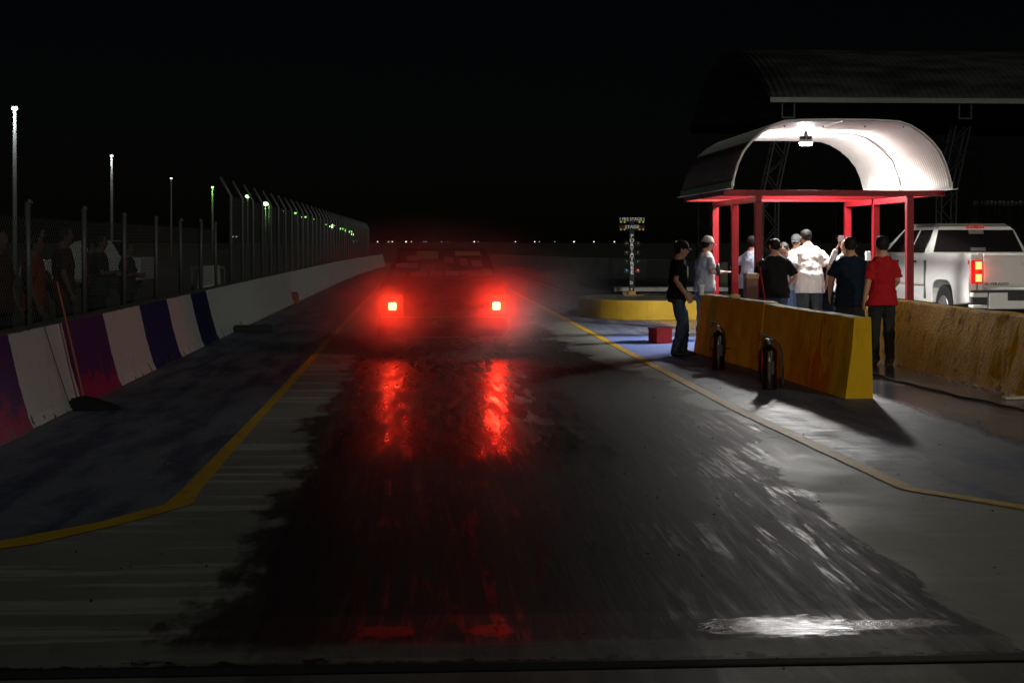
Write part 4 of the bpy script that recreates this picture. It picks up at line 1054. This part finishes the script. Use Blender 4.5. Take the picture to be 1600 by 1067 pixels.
bm = BM(); box(bm, -.13, .13, -.056, -.046, 1.19, 1.26); build('gate_handle', bm, tpw, tg, bevel=.01)
text_mesh('lettering', 'SILVERADO', .062, mt_dark, tg, (-.55, -.049, .875), ext=.002, sx=1.35, bold=.001)
tlm = M('tail_lamp_red'); tlm.col((.45, .006, .006)).rough(.12).emit((1, .02, .012), .32)
tle = glow('tail_lamp_lit', (1, .20, .06), 4.5)
for s in (-1, 1):
    xo, xi = s * .985, s * .790
    bm = BM(); prism(bm, [(xo * 1.0, .10), (xo * 1.0, -.01), (xo - s * .05, -.05), (xi, -.055), (xi, .0), (xi + s * .03, .10)] , 'z', .88, 1.27); tl = build('tail_lamp', bm, tlm.m, T, bevel=.012)
    for z0, z1 in ((.915, 1.04), (1.12, 1.25)):
        bm = BM(); box(bm, min(xi + s * .015, xo - s * .07), max(xi + s * .015, xo - s * .07), -.064, -.056, z0, z1); build('lit_segment', bm, tle, tl, bevel=.01)
ad = bpy.data.lights.new('tail_light', 'POINT'); ad.energy = 2; ad.shadow_soft_size = .05; ad.color = (1, .05, .02); ao = bpy.data.objects.new('tail_light', ad); ao.location = (-.88, -.14, 1.08); ao.parent = T; col.objects.link(ao)
bm = BM(); box(bm, -.72, .72, -.16, -.02, .46, .735)
bp = build('rear_bumper', bm, tpw, T, bevel=.02)
bm = BM(); box(bm, -.40, .40, -.165, -.158, .60, .74); box(bm, -.99, .99, -.15, .02, .737, .775); build('bumper_step', bm, mt_dark, bp, bevel=.006)
for s in (-1, 1):
    bm = BM(); box(bm, min(s * .725, s * 1.0), max(s * .725, s * 1.0), -.13, .10, .655, .735); box(bm, min(s * .725, s * .98), max(s * .725, s * .98), -.12, .10, .47, .53); build('bumper_corner', bm, tpw, bp, bevel=.02)
    bm = BM(); box(bm, min(s * .726, s * .97), max(s * .726, s * .97), -.09, .09, .532, .653); build('corner_step', bm, mt_dark, bp)
# cab
bm = BM(); prism(bm, [(2.02, .50), (2.02, 1.37), (5.2, 1.30), (5.75, 1.15), (5.8, .6), (5.4, .5), (5.32, .9), (5.0, 1.02), (4.6, .98), (4.32, .80), (4.28, .50)], 'x', -.985, .985, warp=side_warp); cabm = build('cab_body', bm, tpw, T, bevel=.015)
bm = BM(); rowsC = [(2.06, 1.37, .93, .90), (2.20, 1.86, .73, .90), (2.40, 1.92, .71, .9), (3.6, 1.92, .71, .9), (3.9, 1.86, .73, .9), (4.65, 1.34, .90, .9)]
prev = None
for y, z, w_, wb in rowsC:
    cur = [bm.verts.new(c) for c in ((-.94, y, 1.33), (-w_, y, z - .05), (-w_ + .07, y, z), (w_ - .07, y, z), (w_, y, z - .05), (.94, y, 1.33))]
    if prev:
        for k in range(6): bm.faces.new((prev[k], prev[(k + 1) % 6], cur[(k + 1) % 6], cur[k]))
    else: bm.faces.new(cur[::-1])
    prev = cur
bm.faces.new(prev); cab = build('cab_roof', bm, tpw, T, bevel=.02)
def slab(pts, off, mat, name, parent):
    bm = BM(); off = Vector(off); a = [bm.verts.new(Vector(q)) for q in pts]; b = [bm.verts.new(Vector(q) + off) for q in pts]; n_ = len(pts)
    for k in range(n_): bm.faces.new((a[k], a[(k + 1) % n_], b[(k + 1) % n_], b[k]))
    bm.faces.new(a); bm.faces.new(b[::-1]); return build(name, bm, mat, parent)
tgl = plain('tinted_glass', (.012, .010, .010), .05)
def rb(x, t): return (x, 2.045 + (2.178 - 2.045) * t, 1.40 + (1.80 - 1.40) * t)
rwn = slab([rb(-.84, 0), rb(.84, 0), rb(.70, 1), rb(-.70, 1)], (0, .02, -.005), tgl, 'rear_window', cab)
grs = plain('grey_sticker', (.20, .20, .19), .5)
slab([Vector(rb(-.14, .82)) + Vector((0, -.005, 0)), Vector(rb(.14, .82)) + Vector((0, -.005, 0)), Vector(rb(.14, .98)) + Vector((0, -.005, 0)), Vector(rb(-.14, .98)) + Vector((0, -.005, 0))], (0, .004, 0), grs, 'window_sticker', rwn)
slab([Vector(rb(-.14, .04)) + Vector((0, -.005, 0)), Vector(rb(.14, .04)) + Vector((0, -.005, 0)), Vector(rb(.14, .20)) + Vector((0, -.005, 0)), Vector(rb(-.14, .20)) + Vector((0, -.005, 0))], (0, .004, 0), plain('grey_sticker_low', (.10, .09, .085), .5), 'window_sticker', rwn)
bm = BM(); box(bm, -.17, .17, 2.165, 2.22, 1.825, 1.885); sl_ = build('high_stop_lamp', bm, tlm.m, cab, bevel=.015)
for x in (-.09, .09):
    bm = BM(); box(bm, x - .05, x + .05, 2.158, 2.164, 1.84, 1.87); build('clear_segment', bm, plain('clear_lens', (.45, .3, .28), .3), sl_)
for s in (-1, 1):
    def sw(y, t): 
        w_ = .945 + (.745 - .945) * t; return (s * w_, y, 1.385 + (1.80 - 1.385) * t)
    slab([sw(2.22, 0), sw(2.95, 0), sw(2.92, 1), sw(2.32, 1)], (-s * .015, 0, 0), tgl, 'side_window', cab)
    slab([sw(3.03, 0), sw(4.25, 0), sw(3.80, 1), sw(3.0, 1)], (-s * .015, 0, 0), tgl, 'side_window', cab)
    for y in (2.62, 3.55):
        bm = BM(); box(bm, min(s * .985, s * 1.025), max(s * .985, s * 1.025), y - .10, y + .10, 1.20, 1.24); build('door_handle', bm, mt_dark, cabm, bevel=.008)
    bm = BM()
    for y in (1.99, 2.06, 3.02, 4.2): box(bm, min(s * 1.0, s * 1.018), max(s * 1.0, s * 1.018), y - .004, y + .004, .56, 1.25)
    build('door_seams', bm, mt_dark, cabm)
    bm = BM(); box(bm, min(s * 1.012, s * 1.026), max(s * 1.012, s * 1.026), 2.1, 3.9, .815, .825); build('side_stripe', bm, plain('orange_stripe', (.5, .2, .03), .4), cabm)
    bm = BM(); tube(bm, [(s * .94, 4.15, 1.42), (s * 1.12, 4.10, 1.45)], .02, 8); box(bm, min(s * 1.08, s * 1.28), max(s * 1.08, s * 1.28), 4.04, 4.12, 1.36, 1.62); build('door_mirror', bm, mt_dark, cabm, bevel=.01)
    for yw in (1.18, 4.80):
        bm = BM(); xc_ = s * .86
        tube(bm, [(xc_ - .13, yw, .41), (xc_ - .12, yw, .41), (xc_ + .12, yw, .41), (xc_ + .13, yw, .41)], [.36, .41, .41, .36], 36)
        for i in range(36):
            a = 2 * PI * i / 36
            for sx_ in (-1, 1): box(bm, xc_ + sx_ * .02, xc_ + sx_ * .115, -.012, .012, .405, .422, mat=Matrix.Translation((0, yw, .41)) @ Matrix.Rotation(a, 4, 'X') @ Matrix.Translation((0, 0, 0)))
        wh = build('wheel', bm, mt_black, T)
        bm = BM(); xr = xc_ + s * .131; tube(bm, [(xr - s * .01, yw, .41), (xr + s * .004, yw, .41)], [.24, .23], 24)
        for i in range(6):
            a = 2 * PI * i / 6; box(bm, xr, xr + s * .02, -.03, .03, .04, .22, mat=Matrix.Translation((0, yw, .41)) @ Matrix.Rotation(a, 4, 'X'))
        build('rim', bm, plain('grey_rim', (.35, .35, .35), .35, .8), wh)
bm = BM(); box(bm, -.80, .80, .2, 5.2, .42, .60); build('chassis', bm, mt_dark, T)
bm = BM(); tube(bm, [(-.55, 3.9, 1.92), (-.56, 3.85, 2.0)], .02, 8); build('antenna', bm, mt_dark, T)

# ------------------------------------------------------------------ big canopy behind
CX0, CX1 = 9.7, 34.7; d0, d1 = 41.6, 54.2; cy0 = YD(9.7, d0)
CN = empty('arched_canopy', (CX0, cy0, 0), 0, 'huge dark arched canopy roof on lattice columns behind the kiosk', 'canopy')
rm2 = M('dark_roof_sheet'); p = rm2.P(True); n = rm2.noise(rm2.sc(p, (.5, 1.2, 1)), 1.2, 6, .6); rm2.col(rm2.mix(rm2.ramp(n, .38, .66), (.035, .034, .032), (.10, .095, .088))).rough(.6)
wv = rm2.n('ShaderNodeTexWave'); rm2.l(rm2.sc(p, (1, .0, 0)), wv.inputs[0]); wv.inputs['Scale'].default_value = 1.6; rm2.bump(wv.outputs[1], .5, .04)
bm = BM(); N_ = 18; span = 12.6; prev = None; ys_ = []
for i in range(N_ + 1):
    t = i / N_; y = span * t; z = 5.50 + 2.15 * math.sin(PI * t) ** .85
    ys_.append((y, z))
for j in range(26):
    x = (CX1 - CX0) * j / 25; cur = [bm.verts.new((x, y, z)) for y, z in ys_]
    if prev:
        for k in range(N_): bm.faces.new((prev[k], prev[k + 1], cur[k + 1], cur[k]))
    prev = cur
r2 = build('roof', bm, rm2.m, CN, smooth=True); s2 = r2.modifiers.new('solid', 'SOLIDIFY'); s2.thickness = .05
bm = BM(); box(bm, -.02, CX1 - CX0, -.07, -.02, 5.44, 5.58); build('eave_gutter', bm, plain('pale_gutter', (.34, .33, .31), .5), CN)
bm = BM(); box(bm, -.02, CX1 - CX0, span + .02, span + .07, 5.44, 5.56); build('eave_gutter', bm, plain('grey_gutter', (.15, .15, .14), .6), CN)
def lattice(path, wdt, r):
    bm = BM(); w2 = wdt / 2
    for sx_ in (-1, 1):
        for sy_ in (-1, 1): tube(bm, [Vector(q) + Vector((sx_ * w2, sy_ * w2, 0)) for q in path], r, 5)
    zs = []
    for a, b in zip(path, path[1:]):
        a, b = Vector(a), Vector(b); k = max(1, int((b - a).length / .45))
        for i in range(k): zs.append(a.lerp(b, i / k))
    zs.append(Vector(path[-1]))
    for i in range(len(zs) - 1):
        f = 1 if i % 2 else -1
        for sy_ in (-1, 1): tube(bm, [zs[i] + Vector((-f * w2, sy_ * w2, 0)), zs[i + 1] + Vector((f * w2, sy_ * w2, 0))], r * .7, 4)
        for sx_ in (-1, 1): tube(bm, [zs[i] + Vector((sx_ * w2, -f * w2, 0)), zs[i + 1] + Vector((sx_ * w2, f * w2, 0))], r * .7, 4)
    return bm
mt_lat = plain('painted_steel', (.07, .07, .068), .6, .1)
for x in (.5, 5.5, 10.5, 15.5, 20.5):
    build('lattice_column', lattice([(x - .55, .1, 0), (x - .5, .1, 3.0), (x - .1, .1, 4.8)], .42, .025), mt_lat, CN)
    build('lattice_column', lattice([(x, span - .1, 0), (x, span - .1, 5.3)], .42, .025), mt_lat, CN)
    bm = BM()
    for dx in (-.17, .17): box(bm, x + dx - .02, x + dx + .02, .0, .10, 5.05, 5.42)
    box(bm, x - .19, x + .19, .0, .10, 5.0, 5.048); build('bracket', bm, mt_lat, CN)
    build('arch_truss', lattice([(x, y, z - .30) for y, z in ys_[1:-1:2]], .3, .02), mt_lat, CN)
# metal fence beyond the truck
q = at(1521, HY, 60); bm = BM(); zt = H + (HY - 314) / F * 60
for i in range(60):
    x = i * .17; box(bm, x, x + .12, 0 + .02 * (i % 2), .03 + .02 * (i % 2), 0, zt + random.uniform(-.03, .03))
box(bm, 0, 10.2, .06, .10, 1, 1.08); box(bm, 0, 10.2, .06, .10, zt - .3, zt - .22)
o = build('metal_fence', bm, plain('worn_sheet_steel', (.22, .22, .21), .45, .4, .5, 1.5)); o.location = (q.x, q.y, 0); tag(o, 'upright metal sheet fence above the pickup roof at the right edge', 'fence')
